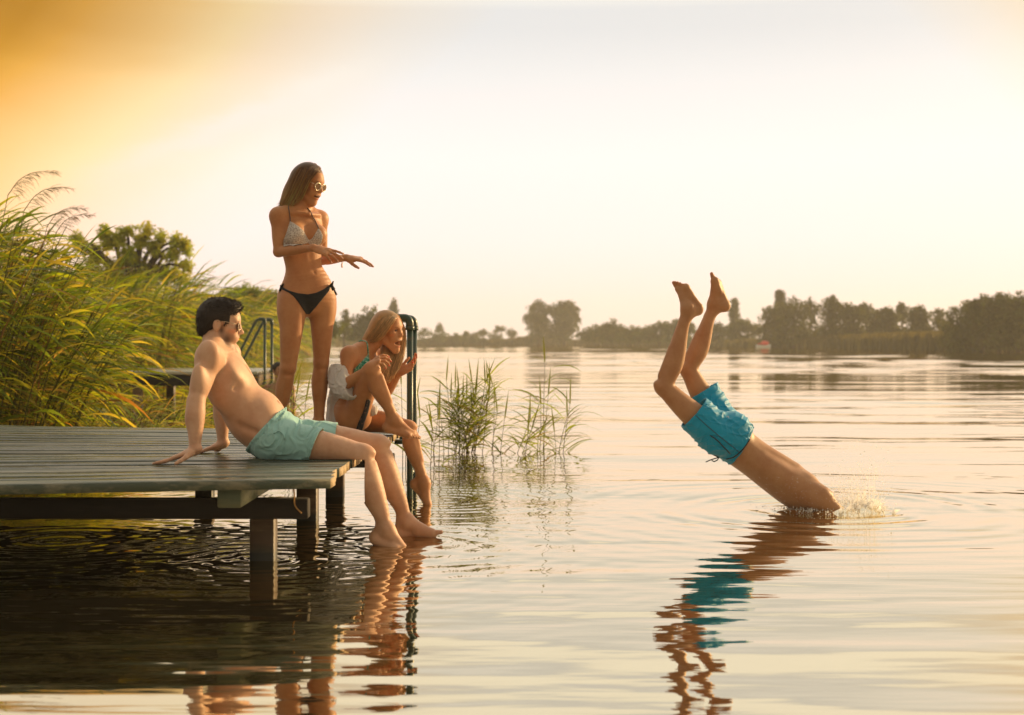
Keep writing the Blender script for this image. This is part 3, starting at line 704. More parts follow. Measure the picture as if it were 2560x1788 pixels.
def far_dock():
    root = empty('wooden_dock', (-5.2, 21, 0), 'smaller dock among the reeds with planks paled by sky sheen and a ladder', 'dock')
    m_pale = wood_mat('sky_sheen_planks', (.30, .30, .24), (.45, .40, .30), .6, .28, .6); rng = random.Random(6)  # pale base: sky glancing off the planks is painted into their colour
    for i in range(14):
        y = 20.0 + i * .165; m = MB(); m.box((-5.45 + rng.gauss(0, .01), y + .075, .505), (3.72, .152, .045), bev=.006); m.build('plank', m_pale, root)
    m = MB(); m.box((-3.62, 21.15, .40), (.09, 2.25, .155)); m.build('edge_board', m_post, root)
    m = MB(); m.box((-5.5, 20.06, .40), (3.6, .08, .155)); m.build('beam', m_under, root); m = MB(); m.box((-5.5, 22.2, .40), (3.6, .08, .155)); m.build('beam', m_under, root)
    for x, y in ((-3.75, 20.15), (-3.75, 22.1), (-5.3, 20.15), (-5.3, 22.1), (-6.9, 20.15)): m = MB(); m.box((x, y, -.55), (.12, .12, 1.8)); m.build('post', m_post, root)
far_dock()
ladder('slim green ladder on the far dock beyond the reeds', -3.545, (20.4, 21.0), 1.268, -4.06, .021, .53, rungs=(.2,))
# ------------------------------------------------------------------ reeds, trees, boat, splash
m_reed = leaf_mat('reed_leaf', .58, .35, .38); m_tree = leaf_mat('tree_leaf', .35, .15, .5); m_plume = leaf_mat('reed_plume', .45, .05, .8)
mm = Mat('bark'); mm.set(base=mm.ramp(mm.noise(mm.obj(), 3, 5), [(.3, (.05, .035, .02)), (.7, (.10, .07, .045))]), rough=.9); m_bark = mm.m
def blade(p, d, ln, w, droop, n=5, side=None, twist=0):
    """one arching leaf: strip of quads"""
    d = unit(d); s = unit(np.cross(d, V(0, 0, 1)) if side is None else side) ; v = []; q = np.array(p, float); st = ln / n
    for i in range(n + 1):
        t = i / n; ww = w * (.55 + .9 * t if t < .3 else .82 + .18 * (1 - t)) * (1 - t ** 2.2) + .0006
        a = twist * t; nn = np.cross(d, s); ss = s * math.cos(a) + nn * math.sin(a)
        v += [q - ss * ww * .5, q + ss * ww * .5]; q = q + d * st; d = unit(d - V(0, 0, droop * st * (1 + t)))
    return v, [(2 * i, 2 * i + 1, 2 * i + 3, 2 * i + 2) for i in range(n)]
GREENS = [(.24, .29, .018), (.16, .23, .018), (.34, .34, .022), (.10, .155, .014), (.42, .35, .06)]
DRY = [(.32, .15, .035), (.25, .15, .05), (.36, .24, .09)]
def reed_stalk(mb, st, x, y, z0, h, lean, rng, nl=11, ln=.42, w=.021, dry=.06, wind=1.0, nseg=5, spread=1.0, low=.12):
    top = V(x + lean, y + rng.gauss(0, .08) * h, z0 + h); base = V(x, y, z0); mid = lerp(base, top, .55) - V(lean * .18, 0, 0)
    c = spline([base, mid, top], 8); sc = V(.10, .10, .025) if rng.random() > dry else V(.26, .16, .05)
    st.tube(c, np.linspace(.0052, .0022, 8) * (w / .021) ** .5, 4, sc, False)
    for i in range(nl):
        t = low + (1 - low) * (i + rng.random() * .7) / nl; p = c[min(7, int(t * 7))] + (c[min(7, int(t * 7) + 1)] - c[min(7, int(t * 7))]) * (t * 7 % 1)
        s_ = -1 if (i % 2) else 1; az = rng.gauss(0, 1.15) + (0 if s_ > 0 else math.pi); u = V(math.cos(az) * spread, math.sin(az) * .8, 0)
        d = unit(u * .55 + V(.95 * wind, 0, 0) + V(0, 0, .02 + .42 * t + min(.45, rng.gauss(0, .34)))); L = ln * (.75 + .5 * rng.random()) * (.8 + .35 * math.sin(math.pi * min(1, t)))
        v, f = blade(p, d, L, w * (.7 + .6 * rng.random()), (1.1 + 1.8 * rng.random()) * (.42 / ln) * (.55 + .45 * wind), nseg, None, rng.gauss(0, .9))
        col = np.array(rng.choice(DRY) if (rng.random() < dry * (2.2 - 2.0 * t)) else rng.choice(GREENS)) * (.45 + 1.0 * rng.random()); mb.add(v, f, col)
    return top
def plume(mb, top, lean, rng, ln=.42, n=85):
    """feathery seed head bending with the wind"""
    c = spline([top, top + V(.10, 0, .13) * ln / .42, top + V(.24, .0, .19) * ln / .42, top + V(.42, 0, .18) * ln / .42], 14)
    mb.tube(c, np.linspace(.004, .001, 14), 4, (.22, .14, .07), False)
    for i in range(n):
        t = .10 + .88 * rng.random(); p = c[int(t * 13)]; d = V(.8, rng.gauss(0, .35), rng.gauss(-.10, .30)); L = ln * .34 * (1.15 - t * .75) * (.6 + .7 * rng.random())
        v, f = blade(p, d, L, .0065, 5.5, 4, V(0, 1, 0), rng.gauss(0, 1)); mb.add(v, f, np.array((.20, .125, .062)) * (.7 + .6 * rng.random()))
def reed_bed(name, seed, spots, **kw):
    rng = random.Random(seed); mb = MB(); st = MB()
    for x, y, h, lean in spots(rng): reed_stalk(mb, st, x, y, -.3, h + .3, lean, rng, **kw)
    o = mb.build(name, m_reed, None, usecol=True); props(o, kind='stuff'); s_ = st.build(name + '_stems', m_reed, o, usecol=True) if False else st.build('stems', m_reed, o, usecol=True); s_['kind'] = 'stuff'; return o
def px_top(px):   # height of the near reed mass above the water, read along its outline
    return np.interp(px, [-300, 0, 60, 130, 200, 270, 340, 400, 450, 500], [2.6, 2.42, 2.30, 2.05, 1.68, 1.40, 1.15, .92, .62, .40])
def near_spots(rng):
    out = []
    while len(out) < 470:
        y = 11.6 + 6.2 * rng.random() ** 1.2; px = -420 + 720 * rng.random(); x = (px - 1280) / F_PX * y
        if px > 70 + 110 * rng.random() ** 2 + 6 * (y - 11.6): continue
        h = (px_top(px + 120) - .24) * (.97 + (y - 13.5) * .035) * (.70 + .34 * rng.random() ** .5); out.append((x, y, max(.35, h), .30 + .45 * rng.random()))
    return out
reed_bed('reed_bed', 3, near_spots, nl=12, ln=.54, w=.042)
def fringe_spots(rng):
    out = []
    for _ in range(230):
        px = -100 + 580 * rng.random(); y = 12.0 + 5.0 * rng.random(); h = (.25 + .55 * rng.random()) if px < 230 else (.15 + .30 * rng.random()); out.append(((px - 1280) / F_PX * y, y, h, .05 + .2 * rng.random()))
    for _ in range(60):
        px = 470 + 260 * rng.random(); y = 15 + 6 * rng.random(); out.append(((px - 1280) / F_PX * y, y, .2 + .35 * rng.random(), .05))
    return out
reed_bed('reed_fringe', 5, fringe_spots, nl=7, ln=.36, w=.018, dry=.22)
def mid_spots(rng):
    out = []
    while len(out) < 620:
        y = 23.5 + 24 * rng.random() ** 1.3; px = 120 + 620 * rng.random(); x = (px - 1280) / F_PX * y
        edge = np.interp(y, [22, 26, 34, 52, 60], [-6.4, -6.9, -7.4, -8.8, -9.8])
        if x > edge + .8 or x < edge - 6: continue
        out.append((x, y, (1.75 + .50 * rng.random()) * (1.0 + (y - 30) * .004), .2 + .3 * rng.random()))
    return out
reed_bed('far_reed_bed', 7, mid_spots, nl=12, ln=.75, w=.055, nseg=4)
def bank_spots(rng):
    out = []
    for _ in range(520):
        y = 50 + 110 * rng.random() ** 1.3; e = np.interp(y, [50, 90, 150, 245], [-8.8, -12.8, -19.3, -29.5]); out.append((e - rng.random() * 5 * y / 60, y, 1.7 + .8 * rng.random(), .2))
    return out
reed_bed('bank_reed_bed', 8, bank_spots, nl=9, ln=.9, w=.11, nseg=3)

# tall reeds with plumes that rise over the near bed, one by one
rng = random.Random(41)
PL = [('tall reed with the highest feathery plume at the left edge of the photo', 30, 540, 12.2, 20, 488), ('tall reed whose broad plume bends right just under the highest one', 70, 585, 12.4, 60, 527),
      ('reed with a slender plume rising over the gap before the willow', 118, 600, 12.6, 118, 566), ('short reed plume lowest of those against the sky', 138, 615, 13.0, 140, 582)]
for lab, bx, by, d, tx, ty in PL:
    top = P(tx, ty, d); base = V(top[0] - .35, d, -.3); root = empty('plumed_reed', base + V(0, 0, .3), lab, 'reed', 'plumed reeds above the near reed bed')
    st, lf, pl = MB(), MB(), MB(); c = spline([base, lerp(base, top, .55) - V(.06, 0, 0), top], 12); st.tube(c, np.linspace(.006, .003, 12), 6, (.14, .12, .04), False)
    for i in range(9):
        p = c[3 + i * 8 // 9]; v, f = blade(p, V(.9, rng.gauss(0, .5), .8), .45, .024, 4.5, 6, None, rng.gauss(0, .8)); lf.add(v, f, np.array(rng.choice(GREENS)))
    plume(pl, top, .3, rng, .44 if tx < 100 else .36, 120)
    st.build('stem', m_reed, root, usecol=True); lf.build('leaves', m_reed, root, usecol=True); pl.build('plume', m_plume, root, usecol=True)

# clumps standing in open water
def clump(label, d, stems, seed, name='reed_clump', group='reed clumps standing in open water', lw=.019, ll=.27, dens_k=1.0):
    rng = random.Random(seed); c = P(stems[0][0], 1100, d); root = empty(name, (c[0], d, 0), label, 'reeds', group); st, lf = MB(), MB()
    for bx, tx, ty, nl, dens in stems:
        dd = d + rng.gauss(0, .12); top = P(tx, ty, dd); base = V((bx - 1280) / F_PX * dd, dd, -.25); cv = spline([base, lerp(base, top, .5) + V(rng.gauss(0, .015), 0, 0), top], 12)
        st.tube(cv, np.linspace(.0042, .0018, 12), 5, V(.12, .085, .03) * (.8 + .5 * rng.random()), False)
        nl = int(nl * dens_k)
        for i in range(nl):
            t = dens + (1 - dens) * (i + .5 * rng.random()) / nl; p = cv[min(11, int(t * 11.4))]; s_ = -1 if rng.random() < .5 else 1
            d_ = V(s_ * (.5 + .7 * rng.random()), rng.gauss(0, .5), .35 + .9 * rng.random()); v, f = blade(p, d_, ll * (.6 + .7 * rng.random()), lw * (.7 + .6 * rng.random()), 1.6 + 2.0 * rng.random(), 6, None, rng.gauss(0, .7))
            lf.add(v, f, np.array((.24, .29, .02) if rng.random() > .12 else (.22, .17, .035)) * (.7 + .6 * rng.random()))
        v, f = blade(top, V(rng.gauss(.05, .15), 0, 1), ll * .8, lw * .8, .3, 5, V(1, 0, 0)); lf.add(v, f, (.13, .15, .016))
    st.build('stems', m_reed, root, usecol=True); lf.build('leaves', m_reed, root, usecol=True)
r = random.Random(77)
A = [(1112 + 70 * r.random() + 8 * r.gauss(0, 1), 1130 + 100 * r.random() + 10 * r.gauss(0, 1), 950 + 95 * r.random(), 17, .40) for _ in range(24)] + [(1198, 1222, 985, 8, .35), (1222, 1243, 1030, 7, .3), (1226, 1236, 1010, 6, .35), (1110, 1098, 1010, 5, .4), (1084, 1095, 1045, 3, .5)]
clump('dense bushy green reed clump standing in the water right of the ladder', 12.3, A, 1)
B = [(1362, 1362, 905, 9, .15), (1352, 1371, 985, 9, .25), (1340, 1352, 1010, 8, .3), (1262, 1325, 1050, 8, .3), (1275, 1330, 1070, 7, .3), (1300, 1320, 1085, 5, .3), (1402, 1425, 1010, 10, .3), (1392, 1418, 1040, 6, .3), (1378, 1386, 1080, 5, .2), (1250, 1262, 1045, 5, .3), (1350, 1345, 1095, 4, .3)]
clump('sparse reed clump with one tall leafy stalk reaching above the waterline', 12.2, B, 2, dens_k=2.1, ll=.30, lw=.020)
C_ = [(715, 735, 960, 7, .2), (730, 742, 985, 6, .2), (722, 720, 1000, 5, .2), (742, 765, 1000, 5, .3), (712, 705, 1010, 5, .2)]
clump('small reed tuft between the legs of the standing woman', 11.5, C_, 3)
E_ = [(1006, 1003, 960, 6, .2), (1012, 1022, 985, 6, .3), (1050, 1038, 1010, 5, .3), (1068, 1080, 1070, 4, .3), (1096, 1082, 1075, 4, .3), (1024, 1050, 1045, 4, .3), (1090, 1098, 1050, 3, .4)]
clump('thin scattered reed stems just behind the near ladder', 11.0, E_, 4)

# ---- trees
def tree(name, label, px, base_y, d, blobs, seed, leaf=.3, n=2600, col=(.055, .065, .018), group=None, cat='tree', trunk=.12, lo=None, limbs=True, dense=.55):
    """blobs = crown masses (px, py, rx px, ry px) as they stand on the tree; leaves fill them in clumps"""
    rng = random.Random(seed); nr = np.random.default_rng(seed); s = d / F_PX; leaf *= .72; n = int(n * 1.7); b = V((px - 1280) * s, d, 0.2 if lo is None else lo); root = empty(name, b, label, cat, group)
    tk = MB(); lf = MB(); cen = [P(x, y, d) + V(0, rng.gauss(0, .4) * rx * s, 0) for x, y, rx, ry in blobs]; top = max(c[2] for c in cen)
    tp = V(b[0], d, lerp(b[2], top, .75)); tk.tube(spline([b - V(0, 0, .6), lerp(b, tp, .5) + V(rng.gauss(0, .03) * (top), 0, 0), tp], 8), np.linspace(trunk, trunk * .3, 8), 7, None, False)
    P_, N_, C_ = [], [], []
    tot = sum(rx * ry for _, _, rx, ry in blobs)
    for (x, y, rx, ry), c in zip(blobs, cen):
        if limbs: tk.tube(spline([lerp(b, tp, .35 + .4 * rng.random()), lerp(tp, c, .55) - V(0, 0, ry * s * .25), c], 7), np.linspace(trunk * .45, trunk * .12, 7), 5, None, False)
        m = max(5, int(n / 16 * rx * ry / tot)); R3 = V(rx * s, max(rx, ry) * s * .9, ry * s)
        q = nr.normal(size=(m, 3)); q /= np.linalg.norm(q, axis=1)[:, None]; q *= (nr.random((m, 1)) ** dense); q[:, 2] = np.where(q[:, 2] < -.55, q[:, 2] * .7, q[:, 2]); cl = c + q * R3
        for k in range(m):
            kk = 16; g = nr.normal(size=(kk, 3)); g *= (leaf * 1.25 * nr.random((kk, 1)) ** .4) / np.linalg.norm(g, axis=1)[:, None]; P_.append(cl[k] + g); C_.append(np.array(col) * (.60 + .8 * nr.random()) * (1 + .25 * (nr.random((kk, 1)) - .5)) * np.array((1 + .25 * (nr.random() - .5), 1, 1)))
    P_ = np.concatenate(P_); C_ = np.concatenate(C_); M = len(P_)
    a = nr.normal(size=(M, 3)); a /= np.linalg.norm(a, axis=1)[:, None]; t = nr.normal(size=(M, 3)); bb = np.cross(a, t); bb /= np.linalg.norm(bb, axis=1)[:, None]
    L = leaf * (.6 + .7 * nr.random((M, 1))); C_ = C_ * np.array((1.45, 1.75, .95)); v = np.stack([P_ - a * L * .5, P_ + bb * L * .26, P_ + a * L * .5, P_ - bb * L * .26], 1).reshape(-1, 3)
    f = np.arange(4 * M).reshape(M, 4); tk.build('trunk', m_bark, root); mesh_obj('crown', v, f, m_tree, root, False, np.repeat(C_, 4, 0)); return root
def blobs_line(rng, x0, x1, y0, y1, n, r): return [(x0 + (x1 - x0) * (i + .5) / n + rng.gauss(0, r * .3), y0 + (y1 - y0) * rng.random(), r * (.7 + .5 * rng.random()), r * (.7 + .5 * rng.random())) for i in range(n)]
rb = random.Random(90)
# willow over the left reeds: separate upswept tufts with sky between
tree('willow_tree', 'loose crowned willow rising behind the left reeds, leaves in upswept tufts', 330, 860, 46,
     [(205, 618, 19, 28), (240, 640, 25, 32), (268, 602, 19, 30), (300, 598, 22, 32), (325, 640, 29, 33), (352, 600, 20, 30), (385, 622, 19, 27), (402, 596, 16, 20), (430, 640, 20, 24), (455, 612, 20, 20), (470, 625, 11, 17), (462, 668, 19, 16), (418, 690, 34, 34), (360, 690, 50, 40), (290, 690, 50, 40), (225, 690, 40, 40), (450, 700, 22, 18), (262, 585, 14, 22), (318, 578, 16, 20), (372, 580, 13, 22), (440, 600, 12, 18), (190, 600, 14, 18)], 11, .17, 9500, (.30, .26, .05), trunk=.22, dense=.8)
tree('leafy_bush', 'grey green bush behind the standing woman at hip height', 625, 860, 62, [(575, 745, 30, 24), (610, 738, 34, 24), (645, 745, 36, 26), (680, 752, 24, 24), (600, 780, 60, 34), (660, 790, 50, 40)], 12, .22, 3800, (.15, .145, .03))
tree('leafy_bush', 'low bush showing between the standing woman and the seated blonde', 760, 860, 120, [(740, 815, 30, 30), (775, 812, 26, 26), (800, 825, 36, 26), (840, 826, 34, 24)], 13, .35, 2200, (.07, .072, .022))
tree('conifer_tree', 'small pointed conifer left of the seated blonde woman', 863, 860, 170, [(863, 790, 7, 14), (863, 806, 12, 14), (863, 826, 18, 16)], 14, .4, 900, (.065, .06, .022), trunk=.15)
tree('round_tree', 'rounded hazy tree directly above the seated blonde woman', 920, 860, 185, [(900, 812, 26, 26), (925, 792, 24, 26), (942, 810, 26, 30), (915, 830, 40, 26), (880, 835, 34, 22)], 15, .6, 2400, (.06, .058, .022), trunk=.3)
tree('poplar_tree', 'dark pointed poplar behind the head of the seated blonde woman', 984, 860, 260, [(984, 762, 8, 14), (984, 780, 12, 20), (984, 805, 12, 24), (984, 828, 12, 20)], 16, .6, 1500, (.05, .046, .020), trunk=.3)
tree('round_tree', 'left and looser of the two big round trees on the far shore', 1347, 862, 300, [(1330, 790, 18, 24), (1345, 768, 18, 16), (1362, 775, 18, 18), (1350, 795, 26, 22), (1338, 815, 20, 20), (1362, 818, 22, 22), (1352, 832, 24, 16), (1322, 800, 12, 16), (1345, 845, 26, 14)], 17, .75, 3200, (.055, .050, .020), trunk=.45)
tree('round_tree', 'right and denser of the two big round trees on the far shore', 1412, 862, 300, [(1392, 778, 20, 20), (1412, 764, 22, 16), (1432, 775, 18, 20), (1442, 795, 10, 18), (1410, 795, 30, 24), (1394, 815, 20, 20), (1425, 815, 22, 22), (1408, 832, 24, 16), (1412, 845, 28, 14), (1380, 838, 16, 12)], 18, .75, 4200, (.05, .046, .019), trunk=.45)
lowb = [(1058, 832, 20, 14), (1100, 836, 22, 12), (1144, 842, 11, 10), (1165, 836, 6, 7), (1186, 840, 12, 9), (1208, 832, 13, 9), (1240, 840, 19, 10), (1280, 833, 12, 11), (1098, 820, 7, 12), (1250, 822, 14, 9)]
names = ['bushy shrub on the far shore just right of the ladder tops', 'dark low shrub second from the ladder on the far shore', 'small round shrub third from the ladder on the far shore', 'tiny round shrub between larger shrubs left of the two big trees', 'low shrub under the pale gap left of the two big trees',
         'slightly taller shrub midway between ladder and the two big trees', 'broad low shrub nearing the two big trees', 'round shrub touching the left side of the two big trees', 'thin upright sapling behind the second shrub from the ladder', 'pale hazy shrub rising behind the broad low shrub']
for i, (q, nm) in enumerate(zip(lowb, names)): x, y, rx, ry = q; tree('shore_shrub', nm, x, 855, 305 + 3 * i, [q, (x - rx * .5, y + 4, rx * .7, ry * .7), (x + rx * .5, y + 3, rx * .7, ry * .7), (x, 850, rx, 8)], 30 + i, .5, 620, (.052, .052, .020), 'shrubs along the far shore', 'shrub', .08)
mids = [(1490, 830, 40, 20, 250, 'hazy thicket right of the two big round trees'), (1532, 820, 26, 20, 245, 'domed bush between the round trees and the diving feet'), (1585, 832, 40, 18, 240, 'long low thicket left of the diving feet'), (1650, 822, 40, 20, 235, 'thicket seen just left of the divers lower leg'), (1700, 818, 34, 22, 230, 'thicket showing between the diver calves'), (1790, 826, 40, 20, 222, 'thicket right of the diver feet under the slim poplar'), (1858, 818, 36, 18, 215, 'low thicket between the two poplars')]
for i, (x, y, rx, ry, d, nm) in enumerate(mids): tree('shore_thicket', nm, x, 855, d, [(x, y, rx * .7, ry), (x - rx * .7, y + 7, rx * .6, ry * .8), (x + rx * .7, y + 6, rx * .6, ry * .8), (x, 846, rx * 1.2, 13)], 50 + i, .6, 1900, (.056, .052, .022), 'thickets along the far shore', 'bushes', .1)
tree('poplar_tree', 'slim poplar just right of the diver heels', 1836, 860, 225, [(1836, 757, 8, 12), (1836, 780, 11, 22), (1836, 808, 12, 24)], 60, .5, 1800, (.05, .045, .02), trunk=.3)
tree('poplar_tree', 'tallest poplar standing over the wooded right shore', 1950, 860, 205, [(1950, 738, 10, 16), (1950, 760, 13, 22), (1950, 790, 14, 24), (1950, 820, 14, 20)], 61, .5, 2400, (.048, .042, .018), trunk=.3)
rt = [(1935, 800, 30, 40, 180, 'bush at the foot of the tallest poplar'), (1985, 778, 40, 38, 175, 'broad full tree right of the tallest poplar'), (2030, 770, 26, 26, 178, 'open topped tree with sky showing through right of the broad tree'), (2082, 775, 30, 34, 172, 'rounded tree midway along the right shore wood'), (2130, 785, 28, 30, 170, 'sloping tree right of the rounded tree'), (2165, 775, 22, 24, 176, 'thin see-through tree on the right shore skyline'), (2190, 798, 22, 24, 168, 'small dark tree below the thin see-through tree'), (2222, 790, 24, 24, 166, 'dark bushy tree before the gap in the right skyline'), (2256, 776, 12, 20, 172, 'spindly tree rising in the gap of the right skyline'), (2298, 790, 28, 26, 160, 'flat topped bush left of the big right hand mass'), (2350, 796, 26, 22, 158, 'wispy tree against the big right hand mass')]
for i, (x, y, rx, ry, d, nm) in enumerate(rt):
    thin = 'thin' in nm or 'spindly' in nm or 'wispy' in nm or 'open' in nm
    tree('wooded_tree', nm, x, 870, d, [(x - rx * .4, y, rx * .7, ry * .8), (x + rx * .45, y + 5, rx * .65, ry * .7), (x, y - ry * .35, rx * .6, ry * .6), (x, y + ry, rx * 1.05, ry), (x - rx * .6, 835, rx * .8, 22), (x + rx * .6, 838, rx * .8, 22), (x, 850, rx * 1.1, 14)], 70 + i, .5, 1100 if thin else 3000, (.052, .046, .018), 'trees along the right shore', 'tree', .2)
br = [(2420, 800, 60, 52, 118, 'left end of the big dark tree mass by the right edge'), (2455, 775, 40, 40, 116, 'tree topping the left shoulder of the big right hand mass'), (2500, 765, 44, 38, 114, 'highest tree of the big right hand mass'), (2545, 772, 44, 40, 112, 'tree cut by the right edge of the photo'), (2600, 775, 50, 44, 110, 'last tree of the right hand mass')]
for i, (x, y, rx, ry, d, nm) in enumerate(br):
    tree('dense_tree', nm, x, 875, d, [(x - rx * .5, y + 8, rx * .7, ry * .8), (x + rx * .5, y + 4, rx * .7, ry * .8), (x, y - ry * .25, rx * .6, ry * .7), (x - rx * .3, y + ry, rx, ry), (x + rx * .4, y + ry * .9, rx, ry), (x, 850, rx * 1.1, 26), (x - rx * .4, 860, rx * .8, 12), (x + rx * .4, 860, rx * .8, 12)], 90 + i, .36, 6500, (.050, .046, .016), 'dense trees by the right edge', 'tree', .25)
# reed belts along the far waterline
def belt(name, pts, n, hgt, seed, wid, col):
    nr = np.random.default_rng(seed); ln = spline([(*q, 0) for q in pts], 200); i = nr.integers(0, 199, n); t = nr.random((n, 1)); p = ln[i] * (1 - t) + ln[i + 1] * t
    p = p + np.stack([nr.normal(size=n) * .6 + .0, nr.random(n) * 5 - .3, np.zeros(n)], 1); h = hgt * (.6 + .5 * nr.random((n, 1))) * (1 + .3 * np.sin(p[:, :1] * .35)); a = nr.normal(size=(n, 1)) * .12
    w = wid * (.6 + .8 * nr.random((n, 1))); X = V(1, 0, 0); Z = V(0, 0, 1); ph = nr.random((n, 1)) * 3.14; S = np.hstack([np.cos(ph), np.sin(ph), 0 * ph])
    v = np.stack([p - S * w * .5 - Z * .2, p + S * w * .5 - Z * .2, p + S * w * .25 + X * (a * h) + Z * h * .8, p + X * (a * h * 1.5 + .12 * h) + Z * h], 1).reshape(-1, 3)
    c = np.repeat(np.array(col) * (.65 + .7 * nr.random((n, 1))), 4, 0); return props(mesh_obj(name, v, np.arange(4 * n).reshape(n, 4), m_reed, None, False, c), kind='stuff')
belt('far_reed_belt', FAR_LINE[4:], 9000, 1.5, 5, .35, (.062, .056, .020))
belt('right_reed_belt', FAR_LINE[:5], 9000, 1.35, 6, .22, (.070, .060, .020))
# small red and white boat far out on the right
def boat():
    d = 165; c = P(1908, 871, d); root = empty('small_boat', (c[0], d, 0), 'tiny red and white pleasure boat far off on the lake before the wooded shore', 'boat'); m = MB(); v = []; f = []
    for i, t in enumerate(np.linspace(-1, 1, 11)):
        w = .45 * (1 - abs(t) ** 3 * (.9 if t < 0 else .45)); z = .34 + .10 * t * t
        for a, k in ((-1, 1), (-.7, .0), (0, -.25), (.7, .0), (1, 1)): v.append((c[0] + t * .85, d + a * w, k * z if k > 0 else k * .5))
    for i in range(10):
        for j in range(4): f.append((i * 5 + j, (i + 1) * 5 + j, (i + 1) * 5 + j + 1, i * 5 + j + 1))
        f.append((i * 5 + 4, (i + 1) * 5 + 4, (i + 1) * 5, i * 5))
    wm = Mat('boat_white'); wm.set(base=(.7, .65, .6), rough=.4); rm = Mat('boat_red'); rm.set(base=(.75, .06, .05), rough=.5); m.add(v, f); m.build('hull', wm.m, root, True)
    m = MB(); m.sphere((c[0] + .2, d, .58), (.50, .38, .28), 14, 8); m.build('canopy', rm.m, root, True); m = MB(); m.box((c[0] - .45, d, .50), (.35, .45, .12)); m.build('seat', rm.m, root)
boat()

# ---- splash where the diver goes in
def splash():
    rng = random.Random(19); m = Mat('spray_water'); m.set(base=(1, .97, .9), rough=.03, ior=1.33, trans=1.0, spec=.6)
    foam = Mat('foam'); foam.set(base=(.95, .93, .9), rough=.35, spec=.6, sss=.2, sssr=(.02, .02, .02)); t_ = foam.node('ShaderNodeBsdfTranslucent'); t_.inputs[0].default_value = (1, .98, .94, 1); mx = foam.node('ShaderNodeMixShader'); mx.inputs[0].default_value = .65
    foam.L.new(foam.b.outputs[0], mx.inputs[1]); foam.L.new(t_.outputs[0], mx.inputs[2]); tp_ = foam.node('ShaderNodeBsdfTransparent'); m2 = foam.node('ShaderNodeMixShader'); m2.inputs[0].default_value = .30; foam.L.new(mx.outputs[0], m2.inputs[1]); foam.L.new(tp_.outputs[0], m2.inputs[2]); foam.L.new(m2.outputs[0], foam.out.inputs[0])
    c = P(2052, 1278, 8.2); c[2] = 0; root = empty('water_splash', c, 'white spray and droplets thrown up where the diver breaks the surface', 'splash')
    # raised sheets of water round the entry
    S = SDF()
    for i in range(26):
        a = rng.gauss(-.2, 1.0); r = V(.26 * math.cos(a), .26 * math.sin(a), 0); k = .5 + .5 * math.cos(a - .3); h = .02 + .07 * k * rng.random() ; b = c + r * (1 + .15 * rng.gauss(0, 1))
        S.rc(b - V(0, 0, .02), b + r * .16 + V(rng.gauss(0, .01), 0, h), .016, .003 + .003 * rng.random(), .03)
    for i in range(16):                                   # torn sheets of water leaning out to the right
        a = rng.gauss(0, .8); b = c + V(.20 + .16 * rng.random(), .22 * math.sin(a), -.01); h = .03 + .08 * rng.random() ** 1.5
        S.chain([b, b + V(.015, rng.gauss(0, .01), h * .5), b + V(.02 + .03 * rng.random(), rng.gauss(0, .03), h)], (.020 + .012 * rng.random(), .013, .003), 6, .012, V(.8, .6 * rng.gauss(0, 1), 0), .30)
    v, f = mesh_body(S, .0042); mesh_obj('crown_sheet', v, f, foam.m, root, True)
    d1, d2 = MB(), MB()
    for i in range(3000):                                  # thrown to the right and up
        a = abs(rng.gauss(0, .45)); q = rng.random() ** 1.3; p = c + V(-.04 + .28 * rng.random() + .18 * q, rng.gauss(0, .10), 0) + V(.02 * rng.gauss(0, 1), 0, (.04 + .24 * q) * math.exp(-a * 1.5) * (.2 + 1.0 * rng.random()) * 1.5); r = .0008 + .0034 * rng.random() ** 4
        (d1 if i % 4 == 0 else d2).sphere(p, (r, r, r * (1 + rng.random())), 7, 5)
    for i in range(7):                                   # streaks
        p = c + V(.12 + .20 * rng.random(), rng.gauss(0, .06), .01); h = .08 + .16 * rng.random(); d2.tube(spline([p, p + V(.008, 0, h * .5), p + V(.02 * rng.gauss(0, 1), 0, h)], 8), np.linspace(.0030, .0006, 8), 6)
    for i in range(260):                                  # over the back and round the shoulders
        p = P(1850 + 230 * rng.random() + 20 * rng.gauss(0, 1), 1190 + 80 * rng.random(), 7.98 - .08 * rng.random()); r = .0007 + .0011 * rng.random() ** 3
        if p[2] > .004: d2.sphere(p, r, 6, 4)
    for i in range(420):
        a = rng.gauss(-1.2, .9); q = .22 + .16 * rng.random(); d2.sphere(c + V(q * math.cos(a) * 1.1, q * math.sin(a), .004 + .02 * rng.random()), .0012 + .003 * rng.random() ** 2, 6, 4)
    for i in range(500):                                  # froth along the near side of the body
        q = rng.random(); d2.sphere(P(1965 + 110 * q + 6 * rng.gauss(0, 1), 1276, 8.2 - .22 * math.sin(q * 2.6) + .03 * rng.gauss(0, 1)) * V(1, 1, 0) + V(0, 0, .03 * rng.random() ** 2), .0012 + .0045 * rng.random() ** 3, 6, 4)
    o = d1.build('droplets', m.m, root, True); o['kind'] = 'stuff'; o = d2.build('foam_droplets', foam.m, root, True); o['kind'] = 'stuff'
splash()

# ---- evening haze over the lake
def haze():
    m = bpy.data.materials.new('haze_air'); m.use_nodes = True; nt = m.node_tree
    for n in list(nt.nodes): nt.nodes.remove(n)
    out = nt.nodes.new('ShaderNodeOutputMaterial'); v = nt.nodes.new('ShaderNodeVolumePrincipled'); v.inputs['Color'].default_value = (1.0, .95, .84, 1); v.inputs['Density'].default_value = HAZE_D; v.inputs['Anisotropy'].default_value = .35
    nt.links.new(v.outputs[0], out.inputs['Volume'])
    b = MB(); b.box((0, 240, 6.5), (960, 640, 18.2), bev=.01); o = b.build('haze', m); props(o, kind='stuff')
HAZE_D = .0007
haze()
